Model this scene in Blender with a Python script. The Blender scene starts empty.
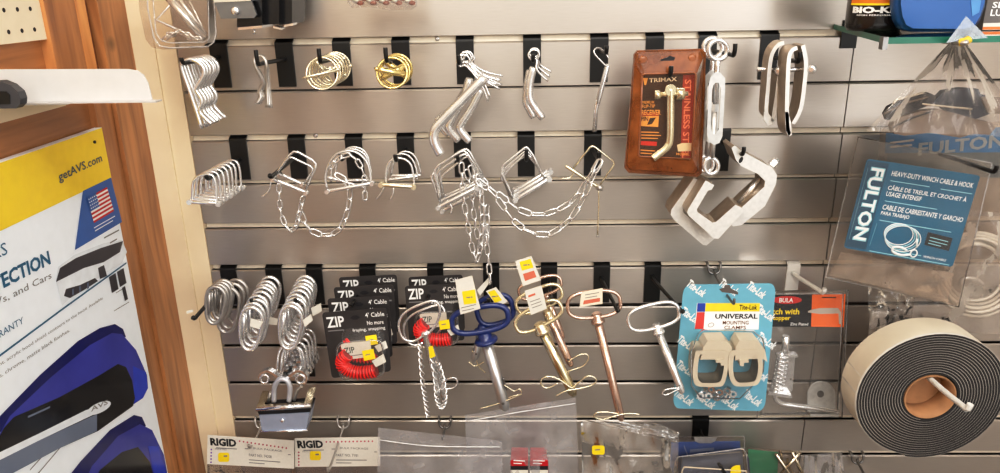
import bpy, math, random
from mathutils import Vector as V, Matrix, noise
random.seed(4)
SC = bpy.context.scene
COL = SC.collection
# ------------------------------------------------------------------ camera (solved from the slat lines)
FPX, DIST, HGT = 743.5, 1.2021, 0.328
PITCH, YAW, ROLL = 0.3280, -0.03319, -0.01937
HGT = 0.0810
DIST = 1.2021
ROWP = 0.0762            # slat pitch in metres
Z0 = 1.50                # height of the first groove
CAM = V((0, -DIST, Z0 + HGT))
cp, sp, cy_, sy_ = math.cos(PITCH), math.sin(PITCH), math.cos(YAW), math.sin(YAW)
FW = V((sy_*cp, cy_*cp, -sp)); _r = V((cy_, -sy_, 0)); _u = _r.cross(FW)
RT = _r*math.cos(ROLL) + _u*math.sin(ROLL)
UP = -_r*math.sin(ROLL) + _u*math.cos(ROLL)
cam = bpy.data.cameras.new('camera'); cam.sensor_width = 36; cam.lens = FPX*36/1000; cam.clip_start = .02
co = bpy.data.objects.new('camera', cam); COL.objects.link(co)
co.matrix_world = Matrix(((RT.x, UP.x, -FW.x, CAM.x), (RT.y, UP.y, -FW.y, CAM.y), (RT.z, UP.z, -FW.z, CAM.z), (0, 0, 0, 1)))
SC.camera = co

def ray(x, y): return FW*FPX + RT*(x-500) - UP*(y-236.5)
def W(x, y, d=0.0):          # point d metres in front of the slat wall
    r = ray(x, y); return CAM + r*((-d-CAM.y)/r.y)
def WX(x, y, X):             # point on a plane of constant X
    r = ray(x, y); return CAM + r*((X-CAM.x)/r.x)
def WZ(x, y, Z):
    r = ray(x, y); return CAM + r*((Z-CAM.z)/r.z)
def PR(p):
    v = V(p)-CAM; z = v.dot(FW); return (500+FPX*v.dot(RT)/z, 236.5-FPX*v.dot(UP)/z)
def PX(pts, d): return [W(x, y, d) for x, y in pts]
def PD(pts): return [W(x, y, d) for x, y, d in pts]
def mpp(d, y=236): return (1.262 - d*.946 + (236-y)*0.0)/FPX
def rp(t, d=.11): return t/2*mpp(d)
def ZK(k): return Z0 - k*ROWP

# ------------------------------------------------------------------ materials
MATS = {}
def lin(c): return tuple(((x/255)/12.92 if x/255 <= .04045 else ((x/255+.055)/1.055)**2.4) for x in c)
def mat(name, c, metal=0, rough=.5, var=.06, scale=60, bump=0.0, stretch=None, spec=.5, coat=0, tr=0, rvar=0.0, aniso=0):
    if name in MATS: return MATS[name]
    m = bpy.data.materials.new(name); m.use_nodes = True; nt = m.node_tree; b = nt.nodes['Principled BSDF']
    c = lin(c)
    tc = nt.nodes.new('ShaderNodeTexCoord'); mp = nt.nodes.new('ShaderNodeMapping')
    nt.links.new(tc.outputs['Object'], mp.inputs[0])
    if stretch: mp.inputs['Scale'].default_value = stretch
    nz = nt.nodes.new('ShaderNodeTexNoise'); nz.inputs['Scale'].default_value = scale; nz.inputs['Detail'].default_value = 4
    nt.links.new(mp.outputs[0], nz.inputs[0])
    rm = nt.nodes.new('ShaderNodeValToRGB')
    rm.color_ramp.elements[0].position = .3; rm.color_ramp.elements[1].position = .7
    rm.color_ramp.elements[0].color = tuple(max(0, x*(1-var)) for x in c)+(1,)
    rm.color_ramp.elements[1].color = tuple(min(1, x*(1+var)) for x in c)+(1,)
    nt.links.new(nz.outputs[0], rm.inputs[0]); nt.links.new(rm.outputs[0], b.inputs['Base Color'])
    b.inputs['Metallic'].default_value = metal; b.inputs['Roughness'].default_value = rough
    b.inputs['Specular IOR Level'].default_value = spec
    if aniso:
        b.inputs['Anisotropic'].default_value = aniso; cx = nt.nodes.new('ShaderNodeCombineXYZ'); cx.inputs[2].default_value = 1; nt.links.new(cx.outputs[0], b.inputs['Tangent'])
    if coat: b.inputs['Coat Weight'].default_value = coat; b.inputs['Coat Roughness'].default_value = .08
    if rvar:
        mr = nt.nodes.new('ShaderNodeMapRange'); mr.inputs[3].default_value = rough-rvar; mr.inputs[4].default_value = rough+rvar
        nt.links.new(nz.outputs[0], mr.inputs[0]); nt.links.new(mr.outputs[0], b.inputs['Roughness'])
    if bump:
        bp = nt.nodes.new('ShaderNodeBump'); bp.inputs['Strength'].default_value = bump; bp.inputs['Distance'].default_value = .002
        nt.links.new(nz.outputs[0], bp.inputs['Height']); nt.links.new(bp.outputs[0], b.inputs['Normal'])
    MATS[name] = m; return m
def clear(name, tint=(255, 255, 255), alpha=.12, haze=(225, 222, 220), rough=.12, bump=.0, scale=40, gl=.5):
    """thin clear plastic: transparent film + a little haze + a fresnel gloss"""
    if name in MATS: return MATS[name]
    m = bpy.data.materials.new(name); m.use_nodes = True; nt = m.node_tree; N = nt.nodes; L = nt.links
    for n in list(N): N.remove(n)
    out = N.new('ShaderNodeOutputMaterial'); t = N.new('ShaderNodeBsdfTransparent'); t.inputs[0].default_value = lin(tint)+(1,)
    df = N.new('ShaderNodeBsdfDiffuse'); df.inputs[0].default_value = lin(haze)+(1,)
    g = N.new('ShaderNodeBsdfGlossy'); g.inputs['Roughness'].default_value = rough
    m1 = N.new('ShaderNodeMixShader'); m2 = N.new('ShaderNodeMixShader')
    fr = N.new('ShaderNodeFresnel'); fr.inputs[0].default_value = 1.45
    ml = N.new('ShaderNodeMath'); ml.operation = 'MULTIPLY'; ml.inputs[1].default_value = gl*2; ml.use_clamp = True
    tc = N.new('ShaderNodeTexCoord'); nz = N.new('ShaderNodeTexNoise'); nz.inputs['Scale'].default_value = scale; nz.inputs['Detail'].default_value = 3
    L.new(tc.outputs['Object'], nz.inputs[0])
    mr = N.new('ShaderNodeMapRange'); mr.inputs[1].default_value = .3; mr.inputs[2].default_value = .75
    mr.inputs[3].default_value = alpha*.5; mr.inputs[4].default_value = min(1, alpha*1.5)
    L.new(nz.outputs[0], mr.inputs[0]); L.new(mr.outputs[0], m1.inputs[0])
    if bump:
        bp = N.new('ShaderNodeBump'); bp.inputs['Strength'].default_value = bump; bp.inputs['Distance'].default_value = .004
        L.new(nz.outputs[0], bp.inputs['Height'])
        for n in (g, fr): L.new(bp.outputs[0], n.inputs['Normal'])
    L.new(t.outputs[0], m1.inputs[1]); L.new(df.outputs[0], m1.inputs[2])
    L.new(fr.outputs[0], ml.inputs[0]); L.new(ml.outputs[0], m2.inputs[0])
    L.new(m1.outputs[0], m2.inputs[1]); L.new(g.outputs[0], m2.inputs[2]); L.new(m2.outputs[0], out.inputs[0])
    MATS[name] = m; return m

ZINC = mat('zinc_plated_steel', (240, 240, 240), 0.8, .24, .06, 90, rvar=.06)
CHROME = mat('chrome', (242, 242, 244), 0.92, .12, .04)
DULL = mat('dull_steel', (196, 192, 188), 0.8, .34, .12, 90)
DARKST = mat('dark_steel', (132, 130, 128), 0.85, .3, .15, 90)
GALV = mat('galvanised_steel', (210, 210, 208), .6, .42, .1, 120)
ALU = mat('cast_aluminium', (228, 226, 222), .45, .45, .08, 150)
BRASS = mat('brass', (240, 220, 156), 0.86, .22, .10, 80)
PALEBR = mat('pale_brass_plating', (246, 238, 212), 0.84, .22, .08, 80)
GOLDZ = mat('yellow_zinc_plating', (240, 228, 196), 0.84, .22, .14, 25)
COPZ = mat('iridescent_copper_zinc', (222, 192, 176), 0.82, .22, .22, 25)
BLACKM = mat('black_powder_coat', (12, 11, 11), .0, .42, .2, 80)
BLACKP = mat('black_plastic', (14, 14, 15), 0, .35, .1)
BLUEC = mat('blue_vinyl_coating', (22, 42, 104), 0, .33, .12, 60, coat=.4)
WHITEM = mat('white_enamel', (226, 224, 220), 0, .35, .03)
PAPER = mat('white_paper', (224, 219, 208), 0, .7, .03, 200)
CREAMP = mat('cream_paper', (236, 226, 204), 0, .7, .04, 200)
YEL = mat('yellow_sticker', (246, 214, 20), 0, .6, .04)
INK = mat('black_ink', (24, 24, 28), 0, .6, .05)
GREYINK = mat('grey_ink', (130, 128, 128), 0, .7, .05)
WINK = mat('white_ink', (238, 238, 236), 0, .6, .03)
REDINK = mat('red_ink', (196, 38, 34), 0, .55, .06)
REDC = mat('red_cable', (226, 40, 36), 0, .35, .12, 200, coat=.3)
CARDK = mat('charcoal_card', (50, 46, 46), 0, .5, .12, 60)
CLEAR = clear('clear_plastic', alpha=.035, gl=.55)
CLEARD = clear('clear_plastic_dim', tint=(242, 237, 232), alpha=.06, haze=(205, 196, 188), gl=.5)
BAG = clear('clear_polybag', tint=(244, 240, 238), alpha=.10, haze=(214, 208, 202), rough=.16, bump=.5, scale=28, gl=.6)
BAGZ = clear('zip_bag_film', tint=(246, 246, 248), alpha=.30, haze=(214, 214, 218), rough=.2, bump=.4, scale=24, gl=.7)
BAGC = clear('crinkled_polybag', tint=(240, 236, 232), alpha=.11, haze=(216, 210, 204), rough=.14, bump=1.0, scale=45, gl=.8)

# ------------------------------------------------------------------ mesh builder
ORG = {}
def S(pts, n=5, closed=False):
    P = [V(p) for p in pts]; L = len(P); out = []
    rng = range(L) if closed else range(L-1)
    for i in rng:
        if closed: a, b, c, d = P[(i-1) % L], P[i], P[(i+1) % L], P[(i+2) % L]
        else: a, b, c, d = P[max(i-1, 0)], P[i], P[i+1], P[min(i+2, L-1)]
        for k in range(n):
            t = k/n
            out.append(.5*((2*b)+(c-a)*t+(2*a-5*b+4*c-d)*t*t+(3*b-a-3*c+d)*t**3))
    if not closed: out.append(P[-1])
    return out
class MB:
    def __init__(s): s.v = []; s.f = []; s.m = []; s.mi = []; s.sm = []
    def _m(s, m):
        if m not in s.m: s.m.append(m)
        return s.m.index(m)
    def face(s, idx, m, smooth=False): s.f.append(tuple(idx)); s.mi.append(s._m(m)); s.sm.append(smooth)
    def poly(s, pts, m):
        b = len(s.v); s.v += [V(p) for p in pts]; s.face(range(b, b+len(pts)), m); return s
    def prism(s, pts, vec, m, side=None, smooth=False):
        vec = V(vec); b = len(s.v); n = len(pts); s.v += [V(p) for p in pts]; s.v += [V(p)+vec for p in pts]
        s.face(range(b, b+n), m); s.face(range(b+2*n-1, b+n-1, -1), m)
        for i in range(n):
            j = (i+1) % n; s.face((b+i, b+n+i, b+n+j, b+j), side or m, smooth)
        return s
    def box(s, lo, hi, m):
        x0, y0, z0 = lo; x1, y1, z1 = hi
        return s.prism([(x0, y0, z0), (x1, y0, z0), (x1, y0, z1), (x0, y0, z1)], (0, y1-y0, 0), m)
    def tube(s, pts, r, m, n=8, closed=False, smooth=True):
        P = [V(p) for p in pts]; L = len(P)
        if L < 2: return s
        rr = r if isinstance(r, (list, tuple)) else [r]*L
        T = []
        for i in range(L):
            a = P[(i-1) % L] if closed or i else P[0]; b = P[(i+1) % L] if closed or i < L-1 else P[-1]
            t = b-a; T.append(t.normalized() if t.length > 1e-9 else V((0, 0, 1)))
        up = V((0, 0, 1)) if abs(T[0].z) < .9 else V((1, 0, 0))
        nrm = (up-T[0]*up.dot(T[0])).normalized(); b0 = len(s.v)
        for i in range(L):
            nrm = nrm-T[i]*nrm.dot(T[i])
            if nrm.length < 1e-6: nrm = T[i].orthogonal()
            nrm.normalize(); bn = T[i].cross(nrm)
            for k in range(n):
                a = 2*math.pi*k/n; s.v.append(P[i]+(nrm*math.cos(a)+bn*math.sin(a))*rr[i])
        for i in range(L if closed else L-1):
            j = (i+1) % L
            for k in range(n):
                q = (k+1) % n; s.face((b0+i*n+k, b0+i*n+q, b0+j*n+q, b0+j*n+k), m, smooth)
        if not closed:
            s.face([b0+k for k in range(n)][::-1], m); s.face([b0+(L-1)*n+k for k in range(n)], m)
        return s
    def lathe(s, prof, o, ax, m, n=24, smooth=True):
        o = V(o); ax = V(ax).normalized(); x = ax.orthogonal().normalized(); y = ax.cross(x); b = len(s.v)
        for r, h in prof:
            for k in range(n):
                a = 2*math.pi*k/n; s.v.append(o+ax*h+(x*math.cos(a)+y*math.sin(a))*r)
        for i in range(len(prof)-1):
            for k in range(n):
                q = (k+1) % n; s.face((b+i*n+k, b+i*n+q, b+(i+1)*n+q, b+(i+1)*n+k), m, smooth)
        if prof[0] == prof[-1]: return s
        if prof[0][0] > 1e-6: s.face([b+k for k in range(n)][::-1], m)
        if prof[-1][0] > 1e-6: s.face([b+(len(prof)-1)*n+k for k in range(n)], m)
        return s
    def ball(s, c, r, m, n=12, sc=(1, 1, 1)):
        b = len(s.v); h = n//2; c = V(c)
        for i in range(h+1):
            t = math.pi*i/h
            for k in range(n):
                a = 2*math.pi*k/n; s.v.append(c+V((r*sc[0]*math.sin(t)*math.cos(a), r*sc[1]*math.sin(t)*math.sin(a), r*sc[2]*math.cos(t))))
        for i in range(h):
            for k in range(n):
                q = (k+1) % n; s.face((b+i*n+k, b+(i+1)*n+k, b+(i+1)*n+q, b+i*n+q), m, True)
        return s
    def ribbon(s, pts, vec, th, m, side=None):
        """bent flat bar: polyline pts in one plane, swept by vec, th thick"""
        P = [V(p) for p in pts]; vec = V(vec); vn = vec.normalized(); L = len(P); off = []
        for i in range(L):
            t = (P[min(i+1, L-1)]-P[max(i-1, 0)]).normalized(); off.append(P[i]+t.cross(vn)*th)
        return s.prism(P+off[::-1], vec, m, side)
    def loop(s, pts, rad, m, n=6): return s.tube(pts, rad, m, n, True)
    def chain(s, pts, m, L=.018, w=.0085, r=.0013, phase=0):
        P = [V(p) for p in pts]; acc = [0]
        for a, b in zip(P, P[1:]): acc.append(acc[-1]+(b-a).length)
        def at(t):
            t = max(0, min(acc[-1], t))
            for i in range(len(P)-1):
                if t <= acc[i+1]: 
                    q = (t-acc[i])/max(1e-9, acc[i+1]-acc[i]); return P[i].lerp(P[i+1], q)
            return P[-1]
        pitch = L-3.2*r; k = 0; t = 0; nrm = V((.6, -.8, .1)).normalized()
        while t+pitch*.6 < acc[-1]:
            a, b = at(t), at(t+pitch); c = (a+b)/2; tg = (b-a)
            if tg.length < 1e-6: break
            tg.normalize(); x = (nrm-tg*nrm.dot(tg)).normalized(); y = tg.cross(x)
            ang = (.35 if (k+phase) % 2 else 1.75); sd = x*math.cos(ang)+y*math.sin(ang)
            h = L/2-w/2; q = []
            for j in range(6): 
                u = -math.pi/2+math.pi*j/5; q.append(c+tg*(h+math.cos(u)*(w/2-r))+sd*math.sin(u)*(w/2-r))
            for j in range(6): 
                u = math.pi/2+math.pi*j/5; q.append(c+tg*(-h+math.cos(u)*(w/2-r))+sd*math.sin(u)*(w/2-r))
            s.tube(q, r, m, 5, True); t += pitch; k += 1
        return s
    def text(s, st, p0, xv, yv, m, bold=0.0, lift=0.0003):
        vs, fs, bb = glyphs(st, bold); x0, y0, x1, y1 = bb
        p0 = V(p0); xv = V(xv); yv = V(yv); nn = xv.cross(yv).normalized()
        b = len(s.v)
        for x, y in vs: s.v.append(p0+xv*((x-x0)/max(1e-6, x1-x0))+yv*((y-y0)/max(1e-6, y1-y0))+nn*lift)
        for f in fs: s.face([b+i for i in f], m)
        return s
    def build(s, name, parent=None, loc=None, label=None):
        me = bpy.data.meshes.new(name); o = bpy.data.objects.new(name, me)
        if parent is not None: org = ORG[parent]
        else:
            if loc is None:
                lo = [min(v[i] for v in s.v) for i in range(3)]; hi = [max(v[i] for v in s.v) for i in range(3)]
                loc = V([(a+b)/2 for a, b in zip(lo, hi)])
            org = V(loc)
        me.from_pydata([tuple(v-org) for v in s.v], [], s.f)
        for m in s.m: me.materials.append(m)
        me.polygons.foreach_set('material_index', s.mi); me.polygons.foreach_set('use_smooth', s.sm); me.update()
        COL.objects.link(o); ORG[o.name] = org
        if parent is not None: o.parent = bpy.data.objects[parent]
        else: o.location = org
        if label: o['label'] = label
        return o.name
GL = {}
def glyphs(st, bold):
    k = (st, bold)
    if k not in GL:
        c = bpy.data.curves.new('t', 'FONT'); c.body = st; c.size = 1; c.offset = bold; c.resolution_u = 2; c.fill_mode = 'FRONT'
        c.align_x = 'LEFT'
        o = bpy.data.objects.new('t', c); COL.objects.link(o); dg = bpy.context.evaluated_depsgraph_get()
        me = bpy.data.meshes.new_from_object(o.evaluated_get(dg))
        vs = [(v.co.x, v.co.y) for v in me.vertices]; fs = [tuple(p.vertices) for p in me.polygons]
        bpy.data.objects.remove(o); bpy.data.curves.remove(c); bpy.data.meshes.remove(me)
        xs = [v[0] for v in vs]; ys = [v[1] for v in vs]
        GL[k] = (vs, fs, (min(xs), min(ys), max(xs), max(ys)))
    return GL[k]
class Pl:
    """a real plane in the place; call it with a photo point to get the point of the plane seen there"""
    def __init__(s, o, n): s.o = V(o); s.n = V(n).normalized()
    def __call__(s, x, y, e=0.0):
        r = ray(x, y); q = s.o+s.n*e; return CAM+r*((q-CAM).dot(s.n)/r.dot(s.n))
    def q(s, pts, e=0.0): return [s(x, y, e) for x, y in pts]
def wallpl(d, x=500, y=200, yaw=0, pitch=0):
    n = V((math.sin(math.radians(yaw))*math.cos(math.radians(pitch)), -math.cos(math.radians(yaw))*math.cos(math.radians(pitch)), math.sin(math.radians(pitch))))
    return Pl(W(x, y, d), n)
def ptext(mb, P, st, a, b, h, m, e=.0008, bold=0.0):
    """text with its baseline from photo point a to b, h photo pixels tall, on plane P"""
    p0 = P(a[0], a[1], e); p1 = P(b[0], b[1], e); xv = p1-p0
    up = P.n.cross(xv).normalized(); hh = (P(a[0], a[1]-h, e)-p0).length
    mb.text(st, p0, xv, up*hh, m, bold, 0)
def bars(mb, P, rows, m, e=.0008, h=1.0):
    for x0, y0, x1, y1 in rows: mb.poly(P.q([(x0, y0-h/2), (x1, y1-h/2), (x1, y1+h/2), (x0, y0+h/2)], e), m)
def rrect(x0, y0, x1, y1, r, n=5):
    o = []
    for cx, cy, a0 in ((x1-r, y0+r, -90), (x1-r, y1-r, 0), (x0+r, y1-r, 90), (x0+r, y0+r, 180)):
        for k in range(n+1):
            a = math.radians(a0+90*k/n); o.append((cx+r*math.cos(a), cy+r*math.sin(a)))
    return o
def quadmap(q, pts):
    """unit-square points into a photo quad TL,TR,BR,BL"""
    (ax, ay), (bx, by), (cx, cy), (dx, dy) = q; o = []
    for u, v in pts:
        o.append(((1-u)*(1-v)*ax+u*(1-v)*bx+u*v*cx+(1-u)*v*dx, (1-u)*(1-v)*ay+u*(1-v)*by+u*v*cy+(1-u)*v*dy))
    return o
def ell(cx, cy, rx, ry, rot, n=24, a0=0, a1=360):
    o = []; c, s_ = math.cos(math.radians(rot)), math.sin(math.radians(rot))
    for k in range(n if a1-a0 == 360 else n+1):
        a = math.radians(a0+(a1-a0)*k/n); x, y = rx*math.cos(a), ry*math.sin(a); o.append((cx+x*c-y*s_, cy+x*s_+y*c))
    return o
# ------------------------------------------------------------------ things
def tag(o, label, cat, group=None, kind=None):
    o = bpy.data.objects[o] if isinstance(o, str) else o
    if label: o['label'] = label
    if cat: o['category'] = cat
    if group: o['group'] = group
    if kind: o['kind'] = kind
    return o
def thing(name, label, cat, loc, group=None):
    o = bpy.data.objects.new(name, None); o.empty_display_size = .02; COL.objects.link(o); o.location = V(loc); ORG[o.name] = V(loc)
    tag(o, label, cat, group); return o.name
def single(mb, name, label, cat, group=None, loc=None):
    n = mb.build(name, None, loc); tag(n, label, cat, group); return n
def struct(mb, name):
    n = mb.build(name, None, (0, 0, 0)); bpy.data.objects[n]['kind'] = 'structure'; return n
def dup(name, delta, label, rot=(0, 0, 0), group=None):
    src = bpy.data.objects[name]; r = src.copy(); COL.objects.link(r); r.location = src.location+V(delta)
    r.rotation_euler = rot; r['label'] = label
    if group: r['group'] = group
    for ch in src.children:
        c = ch.copy(); COL.objects.link(c); c.parent = r
        for g in ch.children:
            e = g.copy(); COL.objects.link(e); e.parent = c
    return r.name
ORD = ['frontmost', 'second', 'third', 'fourth', 'fifth', 'sixth', 'seventh', 'eighth', 'ninth', 'tenth']
def nth(i, n): return 'frontmost' if i == 0 else ('rearmost' if i == n-1 else ORD[i]+' from front')
PBW = None
def price_tag(root, quad, P, stickers=(), lines=(), e=0.0, red=(), m=None, name='price_tag', words=()):
    b = MB(); b.prism(P.q(quad, e), P.n*.0005, m or PAPER)
    bars(b, P, lines, GREYINK, e+.0009, .8)
    for q in red: b.poly(P.q(q, e+.0008), mat('faded_red_ink', (210, 112, 88), 0, .6))
    for w in words: ptext(b, P, w[0], w[1], w[2], w[3], w[4] if len(w) > 4 else INK, e+.0009)
    t = b.build(name, root)
    for q in stickers:
        c = MB(); c.prism(P.q(q, e+.0008), P.n*.0003, YEL)
        xs = [p[0] for p in q]; ys = [p[1] for p in q]; mx, my = sum(xs)/4, sum(ys)/4; w = (max(xs)-min(xs))*.22
        bars(c, P, [(mx-w, my+.5, mx+w*.3, my+.2), (mx+w*.5, my, mx+w, my)], GREYINK, e+.0013, 1.2)
        c.build('yellow_sticker', t)
    return t
# ------------------------------------------------------------------ the setting
SLAT = mat('brushed_metal_slat', (186, 178, 170), .74, .34, .05, 30, stretch=(1.2, 1, 55), rvar=.05, aniso=.75)
GROOVE = mat('groove_channel', (232, 222, 204), .2, .45, .05)
SEAMD = mat('dark_joint', (60, 52, 46), 0, .7, .1)
CREAM = mat('cream_painted_wall', (232, 214, 184), 0, .6, .03, 20)
def wood(name, c1, c2, sc):
    m = bpy.data.materials.new(name); m.use_nodes = True; nt = m.node_tree; b = nt.nodes['Principled BSDF']
    tc = nt.nodes.new('ShaderNodeTexCoord'); mp = nt.nodes.new('ShaderNodeMapping'); mp.inputs['Scale'].default_value = sc
    nz = nt.nodes.new('ShaderNodeTexNoise'); nz.inputs['Scale'].default_value = 9; nz.inputs['Detail'].default_value = 8; nz.inputs['Distortion'].default_value = .6
    rm = nt.nodes.new('ShaderNodeValToRGB'); rm.color_ramp.elements[0].color = lin(c1)+(1,); rm.color_ramp.elements[1].color = lin(c2)+(1,)
    rm.color_ramp.elements[0].position = .3; rm.color_ramp.elements[1].position = .68
    nt.links.new(tc.outputs['Object'], mp.inputs[0]); nt.links.new(mp.outputs[0], nz.inputs[0]); nt.links.new(nz.outputs[0], rm.inputs[0])
    kn = nt.nodes.new('ShaderNodeTexVoronoi'); kn.inputs['Scale'].default_value = 9; mk = nt.nodes.new('ShaderNodeMapRange')
    mk.inputs[1].default_value = .04; mk.inputs[2].default_value = .13; mk.inputs[3].default_value = .45; mk.inputs[4].default_value = 1
    nt.links.new(tc.outputs['Object'], kn.inputs[0]); nt.links.new(kn.outputs[0], mk.inputs[0])
    mx = nt.nodes.new('ShaderNodeMixRGB'); mx.blend_type = 'MULTIPLY'; mx.inputs[0].default_value = 1
    nt.links.new(rm.outputs[0], mx.inputs[1]); nt.links.new(mk.outputs[0], mx.inputs[2]); nt.links.new(mx.outputs[0], b.inputs['Base Color'])
    b.inputs['Roughness'].default_value = .38; b.inputs['Coat Weight'].default_value = .25; b.inputs['Coat Roughness'].default_value = .2
    return m
WOODV = wood('stained_wood_upright', (132, 82, 46), (192, 134, 82), (5, 5, .5))
WOODH = wood('stained_wood_rail', (134, 86, 48), (190, 132, 82), (5, .5, 5))
WOODSH = wood('shaded_recess_wood', (108, 54, 26), (150, 84, 42), (3, 3, .35))

XL, XS, XR = -0.5482, 0.5156, 1.55
XB = W(147, 120, 0).x                     # face of the wooden trim on the side wall
thin = {1: (.0012, .0012), 3: (.0035, .0035), 6: (.003, .0035), 7: (.0025, .003), 8: (.0025, .003)}
sl = MB()
def slat(x0, x1, k):
    a = thin.get(k, (.0045, .0055)); b = thin.get(k+1, (.0045, .0055))
    zt, zb = ZK(k)-a[1], ZK(k+1)+b[0]; c = .0022
    prof = [(.010, zt), (c, zt), (0, zt-c), (0, zb+.0008), (.001, zb), (.010, zb)]
    sl.prism([(x0, y, z) for y, z in prof], (x1-x0, 0, 0), SLAT)
    if k+1 not in (1,):
        sl.box((x0, .0095, ZK(k+1)-b[1]), (x1, .012, ZK(k+1)+b[0]), GROOVE if (k+1) not in (6, 7, 8) else SEAMD)
for k in range(-14, 20):
    slat(XL, XS-.0009, k); slat(XS+.0009, XR, k)
sl.box((XL-.002, .012, ZK(20)), (XR, .02, ZK(-14)), SEAMD)
for sx, sy in ((437, 39), (187, 137), (315, 136), (857, 34)):
    p = W(sx, sy, -.004); sl.lathe([(.0035, 0), (.0035, .002), (.0015, .002)], (p.x, .0094, p.z), (0, -1, 0), ZINC if sx != 857 else SEAMD, 10)
struct(sl, 'wall_back')
b = MB(); b.box((XB-.02, -.002, 0), (XL-.001, .02, 2.7), CREAM); struct(b, 'trim_1')
b = MB(); b.box((XB-.02, -.006, 0), (XB+.035, -.0021, 2.7), CREAM); struct(b, 'trim_2')
b = MB(); b.box((XB-.10, -3.0, 0), (XB-.02, .02, 2.7), CREAM); struct(b, 'wall_left')
# wooden boards on the side wall (depths read off the photo on the plane of their faces)
def yl(x, y, X=XB): return WX(x, y, X).y
def board(name, y0, y1, z0, z1, x1, m):
    b = MB(); b.box((XB-.02, min(y0, y1), z0), (x1, max(y0, y1), z1), m); return struct(b, name)
yp = yl(118, 120); ys = yl(101, 120)
board('trim_3', -.0065, yp+.001, 0, 2.7, XB, WOODV)
zr_top = WX(25, 42, XB-.004).z; zr_bot = WX(60, 152, XB).z
board('trim_4', yp-.001, yl(97, 120, XB-.006), 0, zr_bot+.06, XB-.006, WOODV)           # strip beside the poster
board('trim_5', yp-.0012, yl(80, 0, XB-.014), zr_top-.10, 2.7, XB-.014, WOODSH)   # recessed strip, its shadow put into the darker wood colour
board('trim_6', yl(78, 0, XB-.001)-.0005, yl(43, 0, XB-.001), zr_top-.055, 2.7, XB-.001, WOODV)  # upper stile
board('trim_7', yp-.0015, -3.0, zr_bot-.02, zr_top-.0005, XB-.016, WOODH)          # wide rail
board('trim_8', yl(97, 120, XB-.006)-.0005, -3.0, 0, zr_bot-.021, XB-.012, WOODH)          # backing behind the poster
yq = yl(66, 104, XB-.001)
b = MB(); b.box((XB-.02, -3.0, WX(30, 115.4, XB-.001).z), (XB-.001, yq, WX(30, 78, XB-.001).z), CREAM); struct(b, 'trim_9')
board('trim_10', yl(84, 0, XB-.001), yl(74, 0, XB-.001), zr_top-.055, 2.7, XB-.0005, wood('lit_edge_wood', (186, 116, 58), (222, 158, 92), (5, 5, .5)))  # added strip; its lighter wood paints the lit edge of the stile
# pegboard in the upper opening
PEG = mat('painted_pegboard', (226, 212, 188), 0, .6, .03)
b = MB(); b.box((XB-.0199, -3.0, zr_top), (XB-.006, yl(43, 0, XB-.001)-.0006, 2.7), PEG)
zz = WX(30, 30, XB-.006).z
for i in range(12):
    for j in range(4):
        p = WX(34.5, 29.5, XB-.006); b.lathe([(.0028, 0), (.0028, .0004)], (XB-.006, p.y-.0254*i+.0254, p.z+.0254*j), (1, 0, 0), INK, 10)
single(b, 'pegboard', 'cream painted pegboard with small round holes above wooden rail', 'pegboard')
b = MB(); b.box((XR, -3.2, 0), (XR+.05, .02, 2.7), mat('white_reflector_wall', (226, 222, 216), 0, .7, .03, 6)); struct(b, 'wall_right')  # unseen wall, added to brighten the right-hand slats by reflection
b = MB(); b.box((XB-.1, -3.2, -.02), (XR, .02, 0), mat('grey_shop_floor', (104, 98, 92), 0, .5, .1, 6)); struct(b, 'floor')
b = MB(); b.box((XB-.1, -3.2, 2.7), (XR, .02, 2.75), mat('white_ceiling', (214, 208, 198), 0, .8, .04, 6)); struct(b, 'ceiling')

# ------------------------------------------------------------------ poster on the side wall
XP = XB-.0005
PP = Pl((XP, 0, 0), (1, 0, 0))
POST = mat('poster_paper', (236, 242, 248), 0, .32, .02)
PYEL = mat('poster_yellow', (238, 204, 44), 0, .32, .03)
PBLUE = mat('poster_blue', (56, 98, 168), 0, .32, .04)
PTEAL = mat('poster_teal', (36, 96, 130), 0, .35, .05)
PNAVY = mat('deflector_navy', (22, 26, 96), 0, .2, .1)
PVIO = mat('deflector_violet_blue', (58, 62, 158), 0, .2, .15, 14)
PBLK = mat('deflector_black', (22, 22, 26), 0, .15, .1)
PGREY = mat('deflector_grey', (112, 122, 142), 0, .2, .1, 10)
PCHR = mat('deflector_highlight', (226, 232, 238), 0, .15, .06)
PDK = mat('deflector_smoke', (60, 56, 62), 0, .3, .15, 30)
tp = thing('poster', 'hood shield poster with yellow banner and flag in wooden frame', 'poster', PP(60, 300))
b = MB(); edge = [(-60, 183), (101.5, 127.5), (112, 180), (141, 299), (172, 412), (196, 505), (-60, 640)]
pr = PP(104, 128); pr2 = PP(-90, 190)
yR = PP(101.5, 127.5).y; zT = PP(101.5, 127.5).z
b.box((XP-.011, pr2.y-.02, zT-.62), (XP, yR, zT), POST); b.build('poster_sheet', tp)
def art(name, pts, m, e): bb = MB(); bb.poly(PP.q(pts, e), m); return bb
zY = PP(111, 178).z
b = MB(); b.poly([(XP+.0006, pr2.y-.02, zT-.0004), (XP+.0006, yR-.0003, zT-.0004), (XP+.0006, yR-.0003, zY), (XP+.0006, pr2.y-.02, PP(0, 231).z)], PYEL)
b.lathe([(.0022, 0), (.0022, .002)], PP(94, 142, .0006), (1, 0, 0), INK, 10)
ptext(b, PP, 'getAVS.com', (60, 184), (103, 163.5), 11.5, mat('grey_blue_ink', (84, 92, 100), 0, .6), .0012, .015); b.build('yellow_banner', tp)
b = MB(); b.poly(PP.q([(83, 191), (111, 177.5), (122, 222), (75, 250)], .0007), PBLUE)
b.poly(PP.q([(87, 198), (107, 187), (114, 211), (94, 223)], .0010), WINK)
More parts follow.
